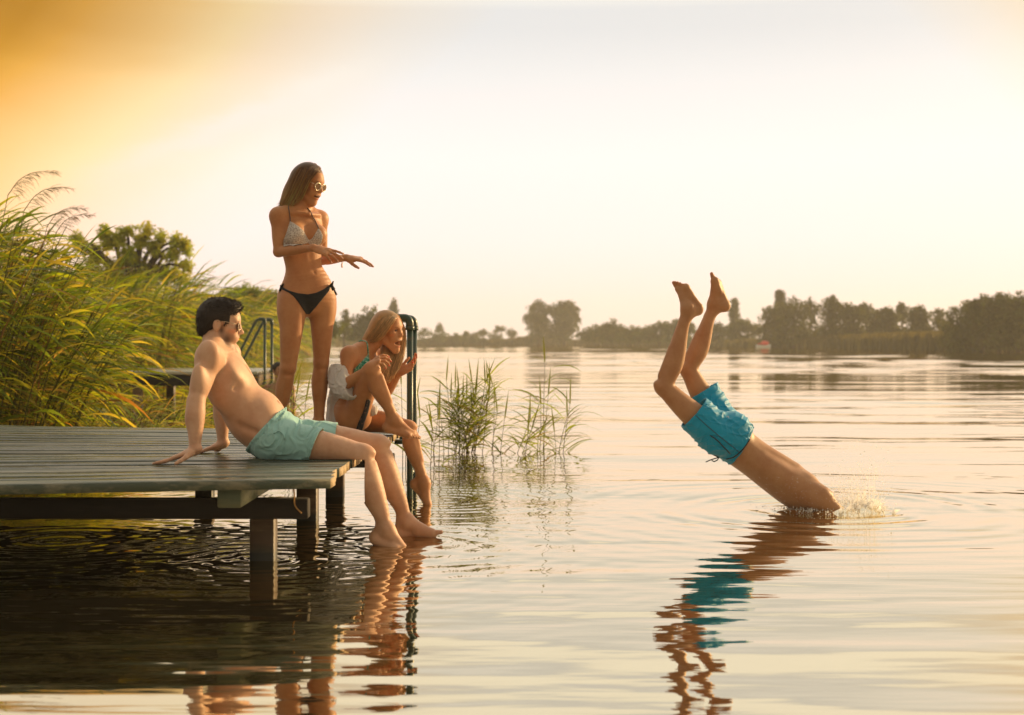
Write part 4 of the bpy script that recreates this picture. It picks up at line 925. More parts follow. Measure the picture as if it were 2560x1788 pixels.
# ------------------------------------------------------------------ people
from mathutils.bvhtree import BVHTree
def proj(x, y, z): return 1280 + F_PX * x / y, YH - (z - CAM_H) * F_PX / y
def polysd(poly):
    """signed distance (metres, about) to an outline that a cut of cloth follows"""
    p = np.asarray(poly, float)
    def fn(x, y, z):
        X, Y = proj(x, y, z); X = X + 0 * y; d = None; ins = np.zeros(np.broadcast(X, Y).shape, bool); j = len(p) - 1
        d2 = np.full(ins.shape, 1e12)
        for i in range(len(p)):
            ax, ay = p[j]; bx, by = p[i]; ex, ey = bx - ax, by - ay; wx, wy = X - ax, Y - ay
            t = np.clip((wx * ex + wy * ey) / (ex * ex + ey * ey + 1e-9), 0, 1)
            d2 = np.minimum(d2, (wx - t * ex) ** 2 + (wy - t * ey) ** 2)
            ins ^= ((ay > Y) != (by > Y)) & (X < ex * (Y - ay) / (ey if abs(ey) > 1e-9 else 1e-9) + ax); j = i
        return np.where(ins, -1, 1) * np.sqrt(d2) * (y / F_PX)
    return fn
def folds(seed, amp, freq, bias=(1, 1, 1)):
    r = random.Random(seed); W = [(np.array([r.gauss(0, 1) for _ in range(3)]) * freq * np.asarray(bias), r.random() * 6.28, .6 + .8 * r.random()) for _ in range(7)]
    def fn(x, y, z):
        s = 0; w = 0
        for k, ph, a in W[:3]: w = w + np.sin(x * k[0] * .5 + y * k[1] * .5 + z * k[2] * .5 + ph)
        for k, ph, a in W[3:]: s = s + a * ((1 - np.abs(np.sin(.5 * (x * k[0] + y * k[1] + z * k[2]) + ph + 1.1 * w))) ** 2 - .35)
        return -amp * s / 1.6 * (.45 + .55 * np.sin(w * .8 + 1))
    return fn
def bvh_of(v, f): return BVHTree.FromPolygons([tuple(q) for q in v], [tuple(int(i) for i in q) for q in f])
def on_surface(tree, pix, lift=.002):
    """points on a body or garment that lie along the sight lines of the given photo pixels"""
    out = []; o = Vector((0, 0, CAM_H)); last = None
    for px, py in pix:
        d = Vector(tuple(P(px, py, 1.0) - V(0, 0, CAM_H))).normalized(); h = tree.ray_cast(o, d)
        if h[0] is None:
            if last is None: continue
            h = (o + d * last, -d, 0, last)
        last = h[3]; n = h[1] if h[1].dot(d) < 0 else -h[1]; out.append(np.array(h[0] + n * lift))
    return np.array(out)
def sunglasses(parent, W, s, mats, yc=.034, rx=.024, rz=.021, x0=.098, z0=.004, rim=.0022, droop=0):
    m = MB(); ln = MB()
    for y in (-1, 1):
        pts = []
        for i in range(25):
            a = 2 * math.pi * i / 24; cy = yc + rx * math.cos(a) * 1.0; cz = z0 + rz * math.sin(a) * (1.0 if math.sin(a) < 0 else .85)
            pts.append(W(x0 - .20 * (cy - .01) ** 1 * .6 - (cz - z0) * .05, y * cy, cz))
        m.tube(pts, rim * s, 6)
        c = np.mean(pts[:-1], 0); ln.add(np.vstack([[c], np.array(pts[:-1])]), [(0, i + 1, (i + 1) % 24 + 1) for i in range(24)])
        m.tube(spline([W(x0 - .020, y * (yc + rx), z0 + .010), W(.060, y * .071, z0 + .013), W(.020, y * .077, z0 + .016), W(-.012, y * .079, z0 + .013), W(-.026, y * .076, z0 - .008)], 14), rim * .8 * s, 6)
    m.tube(spline([W(x0 - .001, .012, z0 + .006), W(x0 + .003, 0, z0 + .009), W(x0 - .001, -.012, z0 + .006)], 6), rim * s, 6)
    g = m.build('sunglasses', mats[0], parent, True); l = ln.build('lens', mats[1], g, True)
    return g
m_skin = skin_mat('skin')
mm = Mat('sunglass_frame'); mm.set(base=(.75, .62, .45), rough=.25, metal=.6); m_rim = mm.m
mm = Mat('sunglass_lens'); mm.set(base=(.09, .035, .012), rough=.3, spec=.25); m_lens = mm.m
m_hair = hair_mat('hair'); m_hair_dark = hair_mat('dark_hair', .62, .04)
DZ = .40                                                     # top of the dock above the water

# ============================================================ man leaning back on the edge of the dock
def seated_man():
    rng = random.Random(4)
    root = empty('person', P(700, 1150, 6.9), 'shirtless man in mint shorts and sunglasses leaning back on his hands at the dock edge', 'person')
    S = SDF(); Y = V(0, 1, 0); sk = V(.67, .40, .25)
    secs = [(P(700, 1103, 6.91), .165, .092, Y), (P(676, 1082, 6.91), .172, .118, Y), (P(634, 1045, 6.91), .160, .128, Y), (P(600, 1000, 6.90), .158, .112, Y),
            (P(566, 942, 6.90), .172, .112, V(.05, 1, 0)), (P(548, 902, 6.90), .175, .095, V(.08, 1, 0)), (P(537, 873, 6.90), .115, .068, V(.08, 1, 0))]
    S.loft(secs, .03)
    sh_n, sh_f = P(524, 893, 6.71), P(568, 886, 7.09)
    S.rc(P(536, 868, 6.90), P(538, 826, 6.90), .060, .054, .02)                                  # neck
    for sh, d in ((sh_n, -.07), (sh_f, .07)): S.rc(P(535, 846, 6.90 + d * .55), sh, .040, .046, .04)   # trapezius to shoulder
    tor = unit(P(545, 890, 6.9) - P(672, 1085, 6.9)); fr = unit(np.cross(tor, Y)); fr = fr if fr[0] > 0 else -fr
    for d in (6.82, 6.99):
        S.el(P(588, 930, d), (.030, .082, .062), (fr, Y, tor), .04)                               # chest
        S.el(P(520, 930, d - .02 if d < 6.9 else d + .02), (.035, .07, .085), (fr, Y, tor), .04)   # shoulder blade
    S.el(P(668, 1022, 6.91), (.06, .12, .085), (fr, Y, tor), .05)                                  # belly
    S.rc(P(560, 884, 6.91), sh_n + V(.03, .05, .01), .020, .022, .03)
    G = lambda a, b, ra, rb, k=.03: S.rc(a, b, ra, rb, k, 'd')
    for d, q in ((6.775, -1), (7.03, 1)):
        G(P(606, 962, d + .03 * q), P(566, 985, d + q * .02), .007, .005)                          # under the chest
        S.el(P(556, 985, 6.79 if q < 0 else 7.01), (.06, .05, .09), (fr, Y, tor), .05)             # ribs and side
    G(P(612, 915, 6.905), P(625, 965, 6.905), .008, .006); G(P(640, 985, 6.905), P(690, 1008, 6.905), .006, .006)
    G(P(596, 1066, 6.752), P(640, 1080, 6.752), .008, .006, .035)   # folds at the waist
    S.el(P(521, 888, 6.655), (.055, .045, .072), None, .02); G(P(553, 872, 6.70), P(560, 925, 6.69), .008, .006, .03)           # deltoid and armpit crease
    S.el(P(497, 950, 6.60), (.034, .040, .075), None, .03); S.el(P(483, 1045, 6.56), (.036, .036, .062), None, .03)             # triceps, forearm
    arm(S, sh_n, P(490, 1003, 6.59), P(487, 1124, 6.53), 1.0, 1.08); arm(S, sh_f, P(553, 1005, 7.17), P(557, 1108, 7.15), 1.0, 1.05)
    hn, hf = P(706, 1110, 6.82), P(716, 1098, 7.00)
    kn, kf = P(905, 1138, 6.79), P(944, 1114, 7.02); an, af = P(968, 1328, 6.73), P(1018, 1305, 7.03)
    fw = V(1, 0, .35); leg(S, hn, kn, an, fw, .98, 1.06, 1.22); leg(S, hf, kf, af, fw, .98, 1.06, 1.2)
    S.el(P(695, 1112, 6.80), (.10, .085, .075), None, .03); S.el(P(700, 1108, 7.00), (.10, .085, .075), None, .03)
    t1, fb1 = foot(S, an, V(.84, -.20, -.34), V(.35, 0, .9), Y, .98, 10, kn); t2, fb2 = foot(S, af, V(.99, -.06, .05), V(-.05, 0, 1), -Y, .98, 22, kf)
    h1, hb1 = hand(S, P(486, 1127, 6.52), V(-1, -.12, -.36), V(-.35, 0, 1), V(.1, -1, 0), 1.02, (2, -9, -6), .13, (.95, .25))
    h2, hb2 = hand(S, P(556, 1111, 7.15), V(-1, .10, -.34), V(-.35, 0, 1), V(.1, 1, 0), 1.0, (2, -9, -6), .12, (.9, .3))
    frm = face_frame(97, 8); C = P(551, 812, 6.90)
    W, sp = head(S, C, frm, .985, False, 0, sk)
    stub = V(.115, .06, .032); A = frm
    sp = [(W(.072, 0, -.108), np.array((.045, .055, .036)), A, stub, .9)] + [(W(.036, y * .052, -.070), np.array((.058, .040, .048)), A, stub, .8) for y in (-1, 1)] + [(W(.014, y * .066, -.026), np.array((.022, .03, .042)), A, stub, 1.0) for y in (-1, 1)] + [
          (W(.092, 0, -.042), np.array((.014, .028, .0065)), A, stub, .7)] + sp
    for d in (6.80, 7.02): sp.append((P(603, 951, d), (.02, .015, .015), None, sk * V(.62, .42, .38), .5))
    S.el(P(698, 1012, 6.91) + fr * .02, (.012, .008, .008), (fr, Y, tor), .006, 'd')
    v, f = mesh_body(S, .0048, [(*box_around([W(-.10, 0, .12), W(.12, .09, -.12), W(.12, -.09, -.12), W(-.1, .09, 0), W(-.1, -.09, 0)], .012), .0024), (*hb1, .0024), (*hb2, .0024), (*fb1, .0026), (*fb2, .0026)], on_dock)
    c = paint(v, sk, sp)
    lo = np.clip((v[:, 0] - (-.75)) / .4, 0, 1)[:, None]; c *= 1 - .26 * lo * V(.75, 1, 1.15)                          # legs browner than the trunk, their shading darkened into the colour
    mesh_obj('body', v, f, m_skin, root, True, c)
    # hair: cropped dark cap and short locks
    Hs = SDF(); Hs.el(W(-.014, 0, .040), np.array((.106, .084, .092)), frm, .01); Hs.el(W(.043, 0, .088), np.array((.046, .058, .034)), frm, .03); Hs.el(W(-.06, 0, -.01), np.array((.052, .066, .070)), frm, .02)
    nz = folds(3, .0020, 230); F_, L_, U_ = frm
    def cut(D, x, y, z):
        dx, dy, dz = x - C[0], y - C[1], z - C[2]; a = dx * F_[0] + dy * F_[1] + dz * F_[2]; b = dx * L_[0] + dy * L_[1] + dz * L_[2]; u = dx * U_[0] + dy * U_[1] + dz * U_[2]
        side = np.minimum(np.maximum(a * .93 - (u - .055) * .35 - .058, -u + .050), 9)          # forehead line
        temple = np.maximum(a - .030, -(u - .062)); ear = np.maximum(np.abs(a + .004) - .024, u - .026)
        low = -u - .060 + np.maximum(0, a + .02) * 1.2
        r = np.maximum(np.where(u > .055, a * .95 - (u - .055) * .55 - .062, a - np.where(u > .005, .046, .026)), low)
        r = np.maximum(r, -np.maximum(np.abs(a - .002) - .022, u - .018)); r = np.maximum(r, np.where(a > .012, -u - .034, -1))
        return np.maximum(D + nz(x, y, z), r)
    hv, hf_ = mesh_body(Hs, .0032, post=cut)
    hb = V(.018, .009, .004); ho = mesh_obj('hair', hv, hf_, m_hair_dark, root, True, np.tile(hb, (len(hv), 1)))
    mb = MB(); 
    for _ in range(1900):
        q = hv[rng.randrange(len(hv))]; n = unit(q - C); l = np.array([rng.gauss(0, .4) for _ in range(3)]); top = np.dot(n, U_) > .5
        d = unit(n * .16 + F_ * (.55 if top else -.35) + U_ * (.12 if top else -.8) + l * .6); L = .009 + .008 * rng.random() + (.003 if top else 0)
        mb.tube([q - n * .004, q + d * L * .5, q + d * L * .9 + F_ * .001], [.0013, .0011, .0004], 3, hb * (1 + .5 * rng.random()), False)
    mb.build('hair_lock', m_hair_dark, ho, True, usecol=True)
    sunglasses(root, W, .985, (m_rim, m_lens), z0=.002, x0=.097, rx=.026, rz=.022, rim=.0017)
    # shorts
    K = SDF(); K.loft([(P(704, 1106, 6.91), .185, .100, Y), (P(678, 1086, 6.91), .186, .134, Y), (P(640, 1050, 6.91), .172, .140, Y)], .03)
    for h, k, rr in ((hn, kn, .102), (hf, kf, .100)):
        K.rc(h - V(.02, 0, 0), lerp(h, k, .62), rr, rr * .93, .03); K.rc(h + V(.05, 0, .0), lerp(h, k, .62), .10, rr * .93, .03)
    K.el(P(692, 1108, 6.80), (.115, .10, .088), None, .03); K.el(P(695, 1106, 7.02), (.115, .10, .088), None, .03); K.el(P(700, 1070, 6.91), (.075, .13, .07), None, .04)
    fo = folds(12, .0075, 58, (1, .6, 1)); fo2 = folds(5, .0040, 150, (1.4, .4, .6))
    wa, wb = P(705, 1026, 6.91), P(620, 1123, 6.91); wn = unit(np.cross(wb - wa, Y)); wn = wn if np.dot(wn, tor) > 0 else -wn; wm = (wa + wb) / 2
    on, of = P(793, 1112, 6.80), P(842, 1092, 7.03); nn, nf = unit(unit(kn - hn) + V(.0, 0, -.20)), unit(kf - hf)
    def cut2(D, x, y, z):
        raw = D + fo(x, y, z); w = (x - wm[0]) * wn[0] + (y - wm[1]) * wn[1] + (z - wm[2]) * wn[2]
        raw = raw + np.where(w > -.045, fo2(x, y, z), 0) - np.where(w > -.012, .002, 0)
        h = np.where(y < 6.915, (x - on[0]) * nn[0] + (y - on[1]) * nn[1] + (z - on[2]) * nn[2], (x - of[0]) * nf[0] + (y - of[1]) * nf[1] + (z - of[2]) * nf[2])
        d = np.maximum(np.maximum(raw, w), h); d = np.maximum(d, np.where((h > -.05) | (w > -.03), -(raw + .008), -1))
        d = np.maximum(d, -(z - DZ - .002))
        return d
    sv, sf = mesh_body(K, .0042, post=cut2)
    mint = cloth_mat('mint_cloth', (.36, .64, .60), .75, 700, .0008, .12)
    so_ = mesh_obj('shorts', sv, sf, mint, root, True); tr = bvh_of(sv, sf)
    mb = MB(); pk = on_surface(tr, spline([(684, 1085), (697, 1078), (707, 1085), (711, 1098)], 12), .003); mb.tube(pk, .004, 6); mb.build('pocket_edge', mint, so_, True)
    mb = MB(); mb.tube(on_surface(tr, spline([(722, 1066), (716, 1085), (712, 1110), (705, 1140)], 16), .001), .0016, 5); mb.build('seam', mint, so_, True)
    mb = MB(); mb.tube(on_surface(tr, spline([(776, 1148), (770, 1120), (782, 1085), (797, 1070)], 14), .001), .0015, 5)
    mb.build('seam', mint, so_, True)
    return root
seated_man()

# ============================================================ woman standing on the dock
def standing_woman():
    rng = random.Random(8)
    root = empty('person', P(745, 1094, 8.3), 'standing woman in lace bikini top, black bikini bottom and sunglasses holding her arms out', 'person')
    S = SDF(); sk = V(.50, .225, .088); th = 34
    L = V(math.cos(R(th)), math.sin(R(th)), 0); Fw = V(math.sin(R(th)), -math.cos(R(th)), 0); L2 = V(math.cos(R(22)), math.sin(R(22)), 0); Z = V(0, 0, 1)
    D = 8.29
    S.loft([(P(768, 772, D), .120, .085, L2), (P(768, 742, D), .163, .108, L2), (P(766, 712, D), .148, .098, L2), (P(760, 672, D), .112, .082, L), (P(756, 640, D), .116, .084, L),
            (P(752, 600, D), .128, .088, L), (P(750, 566, D), .135, .084, L), (P(749, 540, D), .120, .062, L), (P(751, 522, D), .055, .048, L)], .03)
    shr, shl = P(695, 541, 8.20), P(800, 549, 8.40)
    S.rc(P(752, 532, D), P(757, 486, D), .046, .042, .018)
    for s_, e in ((shr, P(742, 516, D - .03)), (shl, P(760, 516, D + .03))): S.rc(e, s_ + V(0, 0, .012), .030, .030, .045)
    S.rc(P(762, 534, D - .07), P(712, 532, D - .10), .010, .010, .02); S.rc(P(772, 536, D - .06), P(798, 538, D + .03), .010, .010, .02)   # collar bones
    cb = P(751, 590, D)
    for u in (-1, 1): S.el(cb + L * u * .070 + Fw * .078 + V(0, 0, .004), (.058, .060, .060), (Fw, L, Z), .035)
    S.el(P(766, 742, D) - Fw * .055, (.09, .135, .085), (Fw, L2, Z), .05)
    arm(S, shr, P(696, 630, 8.17), P(783, 620, 8.02), .92, .84); arm(S, shl, P(806, 650, 8.45), P(866, 645, 8.24), .92, .84)
    hr, hl = P(733, 752, 8.23), P(804, 750, 8.34); kr, kl = P(720, 920, 8.19), P(803, 906, 8.33); ar, al = P(694, 1064, 8.24), P(797, 1060, 8.36)
    leg(S, hr, kr, ar, unit(V(.35, -.9, .1)), .95, .93, .94, False); leg(S, hl, kl, al, unit(V(.42, -.9, .1)), .95, .91, .94, False)
    S.el(lerp(hr, kr, .12) + V(-.012, .01, 0), (.075, .08, .11), None, .04); S.el(lerp(hl, kl, .12) + V(.008, .01, 0), (.072, .08, .11), None, .04)
    t1, fb1 = foot(S, ar, V(.15, -.98, -.12), Z, V(1, 0, 0), .88); t2, fb2 = foot(S, al, V(.45, -.9, -.12), Z, V(-1, -.4, 0), .88)
    f1 = unit(V(.93, -.18, -.30)); n1 = V(.20, -.62, .76)
    h1, hb1 = hand(S, P(787, 621, 8.015), f1, n1, np.cross(n1, f1), .90, (8, 14, 8), .12, (.75, .45), curls=[(2, 6, 5), (6, 10, 6), (12, 14, 8), (20, 18, 10)])
    f2 = unit(V(.95, -.15, -.10)); n2 = V(.1, -.30, .95)
    h2, hb2 = hand(S, P(868, 645, 8.24), f2, n2, np.cross(f2, n2), .90, (14, 16, 10), .11, (.6, .5), curls=[(10, 12, 8), (14, 12, 8), (20, 14, 8), (26, 16, 8)])
    S.el(P(773, 683, D) + Fw * .09, (.02, .006, .009), (Fw, L, Z), .008, 'd')
    S.rc(P(762, 640, D) + Fw * .096, P(770, 676, D) + Fw * .094, .010, .008, .03, 'd')
    frm = face_frame(65, 16, 2); C = P(771, 459, D - .01)
    W, sp = head(S, C, frm, .93, True, .45, sk)
    nl = V(.60, .36, .27); sp += nails(h1, unit(n1), nl) + nails(h2, unit(n2), nl)
    for k in (kr, kl): sp.append((k + V(.01, -.03, 0), (.05, .05, .05), None, sk * V(.86, .78, .72), 1.0))
    v, f = mesh_body(S, .0045, [(*box_around([W(-.10, 0, .12), W(.12, .09, -.13), W(.12, -.09, -.13), W(-.1, .09, 0), W(-.1, -.09, 0)], .01), .0023), (*hb1, .0022), (*hb2, .0022), (*fb1, .003), (*fb2, .003)], on_dock)
    mesh_obj('body', v, f, m_skin, root, True, paint(v, sk, sp)); tr = bvh_of(v, f)
    # hair
    F_, L_, U_ = frm; H = SDF()
    H.el(W(-.016, 0, .040), np.array((.100, .080, .090)) * .95, frm, .01); H.el(W(-.045, 0, .0), np.array((.065, .070, .085)) * .95, frm, .03)
    H.chain([P(752, 450, D), P(736, 476, D - .02), P(720, 500, D - .03), P(707, 516, D - .02)], (.062, .062, .044, .022), 8, .03, V(0, 1, 0), .75)
    H.chain([P(770, 450, D + .06), P(772, 490, D + .07), P(776, 520, D + .07), P(783, 540, D + .05)], (.05, .038, .028, .010), 7, .03)
    def cut(Dd, x, y, z):
        dx, dy, dz = x - C[0], y - C[1], z - C[2]; a = dx * F_[0] + dy * F_[1] + dz * F_[2]; u = dx * U_[0] + dy * U_[1] + dz * U_[2]
        return np.maximum(Dd, np.where(u > -.2, a * .80 - u * .55 - .024, -1))
    hv, hf_ = mesh_body(H, .0034, post=cut)
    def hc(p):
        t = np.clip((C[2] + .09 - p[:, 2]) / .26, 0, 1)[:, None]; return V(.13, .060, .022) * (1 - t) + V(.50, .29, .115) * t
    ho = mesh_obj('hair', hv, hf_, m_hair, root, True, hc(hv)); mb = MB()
    def gd(*q): return [P(*a) for a in q]
    near = [gd((768, 408, D), (742, 418, D - .02), (727, 446, D - .03), (713, 480, D - .03), (700, 506, D - .02), (690, 521, D - .02)),
            gd((772, 407, D - .01), (750, 422, D - .06), (735, 455, D - .075), (721, 488, D - .07), (709, 512, D - .06), (701, 524, D - .06)),
            gd((778, 408, D - .02), (762, 425, D - .085), (748, 458, D - .095), (735, 488, D - .085), (723, 510, D - .08), (714, 524, D - .08)),
            gd((786, 411, D - .03), (774, 428, D - .10), (760, 456, D - .105), (747, 484, D - .095), (736, 506, D - .09), (727, 520, D - .09)),
            gd((796, 416, D - .04), (786, 430, D - .105), (771, 452, D - .108), (759, 476, D - .10), (749, 497, D - .09), (739, 514, D - .09)),
            gd((802, 421, D - .05), (794, 431, D - .10), (779, 446, D - .108), (767, 468, D - .10), (757, 488, D - .095), (746, 506, D - .09))]
    far = [gd((790, 411, D + .03), (790, 440, D + .09), (778, 480, D + .09), (776, 510, D + .06), (786, 540, D + .02)), gd((775, 408, D + .04), (765, 440, D + .10), (765, 490, D + .09), (768, 520, D + .07), (778, 548, D + .03))]
    def cf(u, w, i): return V(.15, .072, .028) * (.7 + .9 * w) + V(.2, .11, .04) * (w > .7)
    strands(mb, near, 1000, rng, .0013, .0004, .0045, 11, cf); strands(mb, far, 200, rng, .0014, .0005, .007, 10, lambda u, w, i: V(.26, .14, .05) * (.7 + .7 * w))
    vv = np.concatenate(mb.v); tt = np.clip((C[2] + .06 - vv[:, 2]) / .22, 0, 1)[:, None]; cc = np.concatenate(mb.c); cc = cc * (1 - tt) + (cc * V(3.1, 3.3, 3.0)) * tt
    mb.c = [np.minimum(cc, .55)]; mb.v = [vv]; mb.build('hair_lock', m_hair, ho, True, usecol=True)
    sunglasses(root, W, .93, (m_rim, m_lens), yc=.035, rx=.027, rz=.025, x0=.100, z0=.000, rim=.0028)
    # bikini
    def lace(m, o, b):
        vo = m.node('ShaderNodeTexVoronoi'); vo.feature = 'DISTANCE_TO_EDGE'; vo.inputs['Scale'].default_value = 95; m.L.new(o, vo.inputs['Vector'])
        g = m.math('GREATER_THAN', m.math('ADD', vo.outputs['Distance'], m.math('MULTIPLY', m.noise(o, 190, 4, .7), .42)), .33)
        return m.mix(g, (.62, .56, .50), (.36, .29, .25))
    m_lace = cloth_mat('lace_cloth', (.6, .56, .5), .8, 500, .0012, 0, lace); m_blk = cloth_mat('black_cloth', (.012, .011, .011), .6, 900, .0005)
    cupR = polysd([(725, 553), (733, 557), (747, 566), (759, 577), (766, 590), (771, 599), (783, 606), (793, 612), (797, 617), (782, 613), (769, 608), (757, 612), (742, 617), (724, 613), (709, 617), (709, 600), (715, 585)])
    cupL = polysd([(796, 571), (803, 579), (807, 590), (805, 604), (797, 616), (786, 611), (772, 603), (781, 595), (789, 583)])
    def top(Dd, x, y, z):
        w = (x - cb[0]) * Fw[0] + (y - cb[1]) * Fw[1]
        u_ = (x - cb[0]) * L[0] + (y - cb[1]) * L[1]; band = np.maximum(np.maximum(np.abs(z - cb[2] + .052) - .011, w - .02), np.abs(u_) - .140)
        return np.maximum(Dd - .0055, np.minimum(np.maximum(np.minimum(cupR(x, y, z), cupL(x, y, z)), -w + .0), band))
    tv, tf = mesh_body(S, .003, post=top, lo=cb - .22, hi=cb + V(.22, .22, .12))
    bt = mesh_obj('bikini_top', tv, tf, m_lace, root, True); tr2 = bvh_of(tv, tf)
    m_st = cloth_mat('dark_strap', (.10, .08, .07), .6)
    for q in ([(726, 556), (725, 545), (723, 530), (721, 517), (726, 508)], [(797, 573), (789, 556), (781, 541), (775, 529), (768, 520)]):
        mb = MB(); mb.tube(on_surface(tr, spline(q, 14), .003), .0028, 6); mb.build('strap', m_st, bt, True)
    front = polysd([(704, 716), (714, 722), (724, 727), (745, 733), (770, 736), (790, 732), (808, 724), (826, 711), (829, 716), (822, 728), (806, 748), (790, 768), (780, 779), (774, 786), (766, 786), (758, 774), (746, 756), (734, 741), (722, 732), (703, 723)])
    pc = P(768, 745, D)
    def bot(Dd, x, y, z): return np.maximum(Dd - .0045, front(x, y, z))
    bv, bf = mesh_body(S, .003, post=bot, lo=pc - V(.24, .24, .15), hi=pc + V(.24, .24, .13))
    bb = mesh_obj('bikini_bottom', bv, bf, m_blk, root, True)
    k0 = P(704, 719, D - .08); k1 = P(829, 713, D - .02)
    for k, e in ((k0, ((-6, 8), (-4, 22), (3, 24), (5, -10), (-3, -6))), (k1, ((5, -10), (9, 10), (14, 24), (12, 26), (3, 14)))):
        mb = MB()
        for dx, dy in e: mb.tube([k, k + V(dx * .4, -3, -dy * .35) * .00233, k + V(dx, -2, -dy) * .00233], [.0055, .0075, .004], 6, flat=.5)
        mb.sphere(k, .011, 8, 6); mb.build('side_tie', m_blk, bb, True)
    mb = MB(); c = P(857, 647, 8.26); q = [c + V(.010 * math.sin(a) * .5, .034 * math.cos(a), .034 * math.sin(a)) for a in np.linspace(0, 2 * math.pi, 22)]; mb.tube(q, .0016, 5)
    for i in (14, 15, 16): mb.sphere(q[i] - V(0, 0, .006 + .004 * (i - 14)), .0045, 8, 6)
    mm = Mat('bracelet_metal'); mm.set(base=(.8, .5, .2), metal=1.0, rough=.25); mb.build('bracelet', mm.m, root, True)
    return root
standing_woman()

# ============================================================ woman sitting at the far corner of the dock
def seated_woman():
    rng = random.Random(15)
    root = empty('person', P(885, 1082, 8.500), 'laughing blonde woman sitting at the dock corner, white shirt slipped off her shoulders', 'person')
    S = SDF(); sk = V(.54, .25, .105); Z = V(0, 0, 1); D = 8.500
    L = unit(V(.42, .9, 0)); L2 = unit(V(.25, .97, 0)); Fw = V(.9, -.42, 0)
    S.loft([(P(884, 1048, D), .150, .085, L2), (P(882, 1022, D), .160, .105, L2), (P(884, 985, D), .124, .085, L2), (P(892, 945, D), .122, .085, L), (P(900, 912, D), .132, .082, L), (P(906, 886, D), .120, .062, L), (P(916, 871, D), .055, .05, L)], .03)
    shr, shl = P(873, 888, 8.370), P(938, 892, 8.640)
    S.rc(P(912, 880, D), P(950, 842, D), .047, .044, .03)
    for s_, e in ((shr, P(912, 868, D - .03)), (shl, P(920, 868, D + .03))): S.rc(e, s_ + V(0, 0, .008), .032, .032, .045)
    for u in (-1, 1): S.el(P(900, 918, D) + L * u * .068 + Fw * .072, (.058, .058, .058), None, .035)
    arm(S, shr, P(858, 966, 8.300), P(917, 923, 8.180), .92, .88); arm(S, shl, P(962, 988, 8.660), P(998, 934, 8.580), .92, .86)
    hr, hl = P(884, 1046, 8.400), P(893, 1050, 8.620); kr, kl = P(929, 925, 8.180), P(1020, 1070, 8.500); ar, al = P(988, 1053, 8.240), P(1061, 1210, 8.460)
    leg(S, hr, kr, ar, unit(V(.5, -.3, .8)), .92, .98, .95, False); leg(S, hl, kl, al, unit(V(.9, -.1, .5)), .92, .95, .95, False)
    S.el(P(886, 1045, 8.410), (.10, .085, .078), None, .04); S.el(P(890, 1048, 8.620), (.10, .085, .078), None, .04)
    t1, fb1 = foot(S, ar, V(.95, -.12, -.22), V(.2, -.1, .97), V(0, 1, 0), .90, -12, kr); t2, fb2 = foot(S, al, V(.60, -.20, -.75), V(.8, -.1, .6), V(0, -1, 0), .90, -5, kl)
    f1 = unit(V(.74, -.05, .62)); n1 = V(-.52, -.45, .62); f2 = unit(V(.86, -.05, .50)); n2 = V(.40, .60, -.66)
    h1, hb1 = hand(S, P(920, 921, 8.175), f1, n1, np.cross(n1, f1), .90, (34, 42, 26), .14, (.9, .3), curls=[(22, 34, 22), (34, 36, 22), (44, 38, 22), (54, 38, 22)])
    h2, hb2 = hand(S, P(999, 933, 8.580), f2, n2, np.cross(f2, n2), .90, (20, 26, 18), .10, (.55, .2), curls=[(16, 22, 14), (20, 24, 14), (26, 26, 14), (32, 26, 14)])
    frm = face_frame(62, 5, -5); C = P(970, 826, D)
    W, sp = head(S, C, frm, .92, True, 1.0, sk)
    red = V(.62, .02, .03); sp += nails(h1, unit(n1), red) + nails(h2, unit(n2), red)
    v, f = mesh_body(S, .0045, [(*box_around([W(-.10, 0, .12), W(.12, .09, -.14), W(.12, -.09, -.14), W(-.1, .09, 0), W(-.1, -.09, 0)], .01), .0022), (*hb1, .0022), (*hb2, .0022), (*fb1, .0026), (*fb2, .0028)], on_dock)
    mesh_obj('body', v, f, m_skin, root, True, paint(v, sk, sp)); tr = bvh_of(v, f)
    # hair
    F_, L_, U_ = frm; H = SDF()
    H.el(W(-.016, 0, .040), np.array((.100, .080, .090)) * .94, frm, .01); H.el(W(-.045, 0, .0), np.array((.062, .068, .080)) * .94, frm, .03)
    H.chain([P(945, 822, D), P(930, 840, D), P(919, 853, D + .01), P(914, 866, D + .04)], (.055, .046, .034, .022), 7, .03)
    H.chain([P(990, 806, D + .07), P(1000, 845, D + .10), P(998, 880, D + .06), P(986, 915, D + .02), P(968, 950, D - .02)], (.026, .030, .036, .036, .022), 9, .02, V(0, 1, 0), .7)
    H.chain([P(962, 872, D + .05), P(965, 900, D + .0), P(962, 930, D - .04), P(958, 952, D - .04)], (.028, .036, .032, .014), 7, .02, V(0, 1, 0), .7)
    def cut(Dd, x, y, z):
        dx, dy, dz = x - C[0], y - C[1], z - C[2]; a = dx * F_[0] + dy * F_[1] + dz * F_[2]; u = dx * U_[0] + dy * U_[1] + dz * U_[2]; l = dx * L_[0] + dy * L_[1] + dz * L_[2]
        return np.maximum(Dd, np.where((u > -.10) & (l < .06), a * .80 - u * .55 - .022, -1))
    hv, hf_ = mesh_body(H, .0034, post=cut)
    ho = mesh_obj('hair', hv, hf_, m_hair, root, True, np.tile(V(.52, .34, .16), (len(hv), 1))); mb = MB()
    def gd(*q): return [P(*a) for a in q]
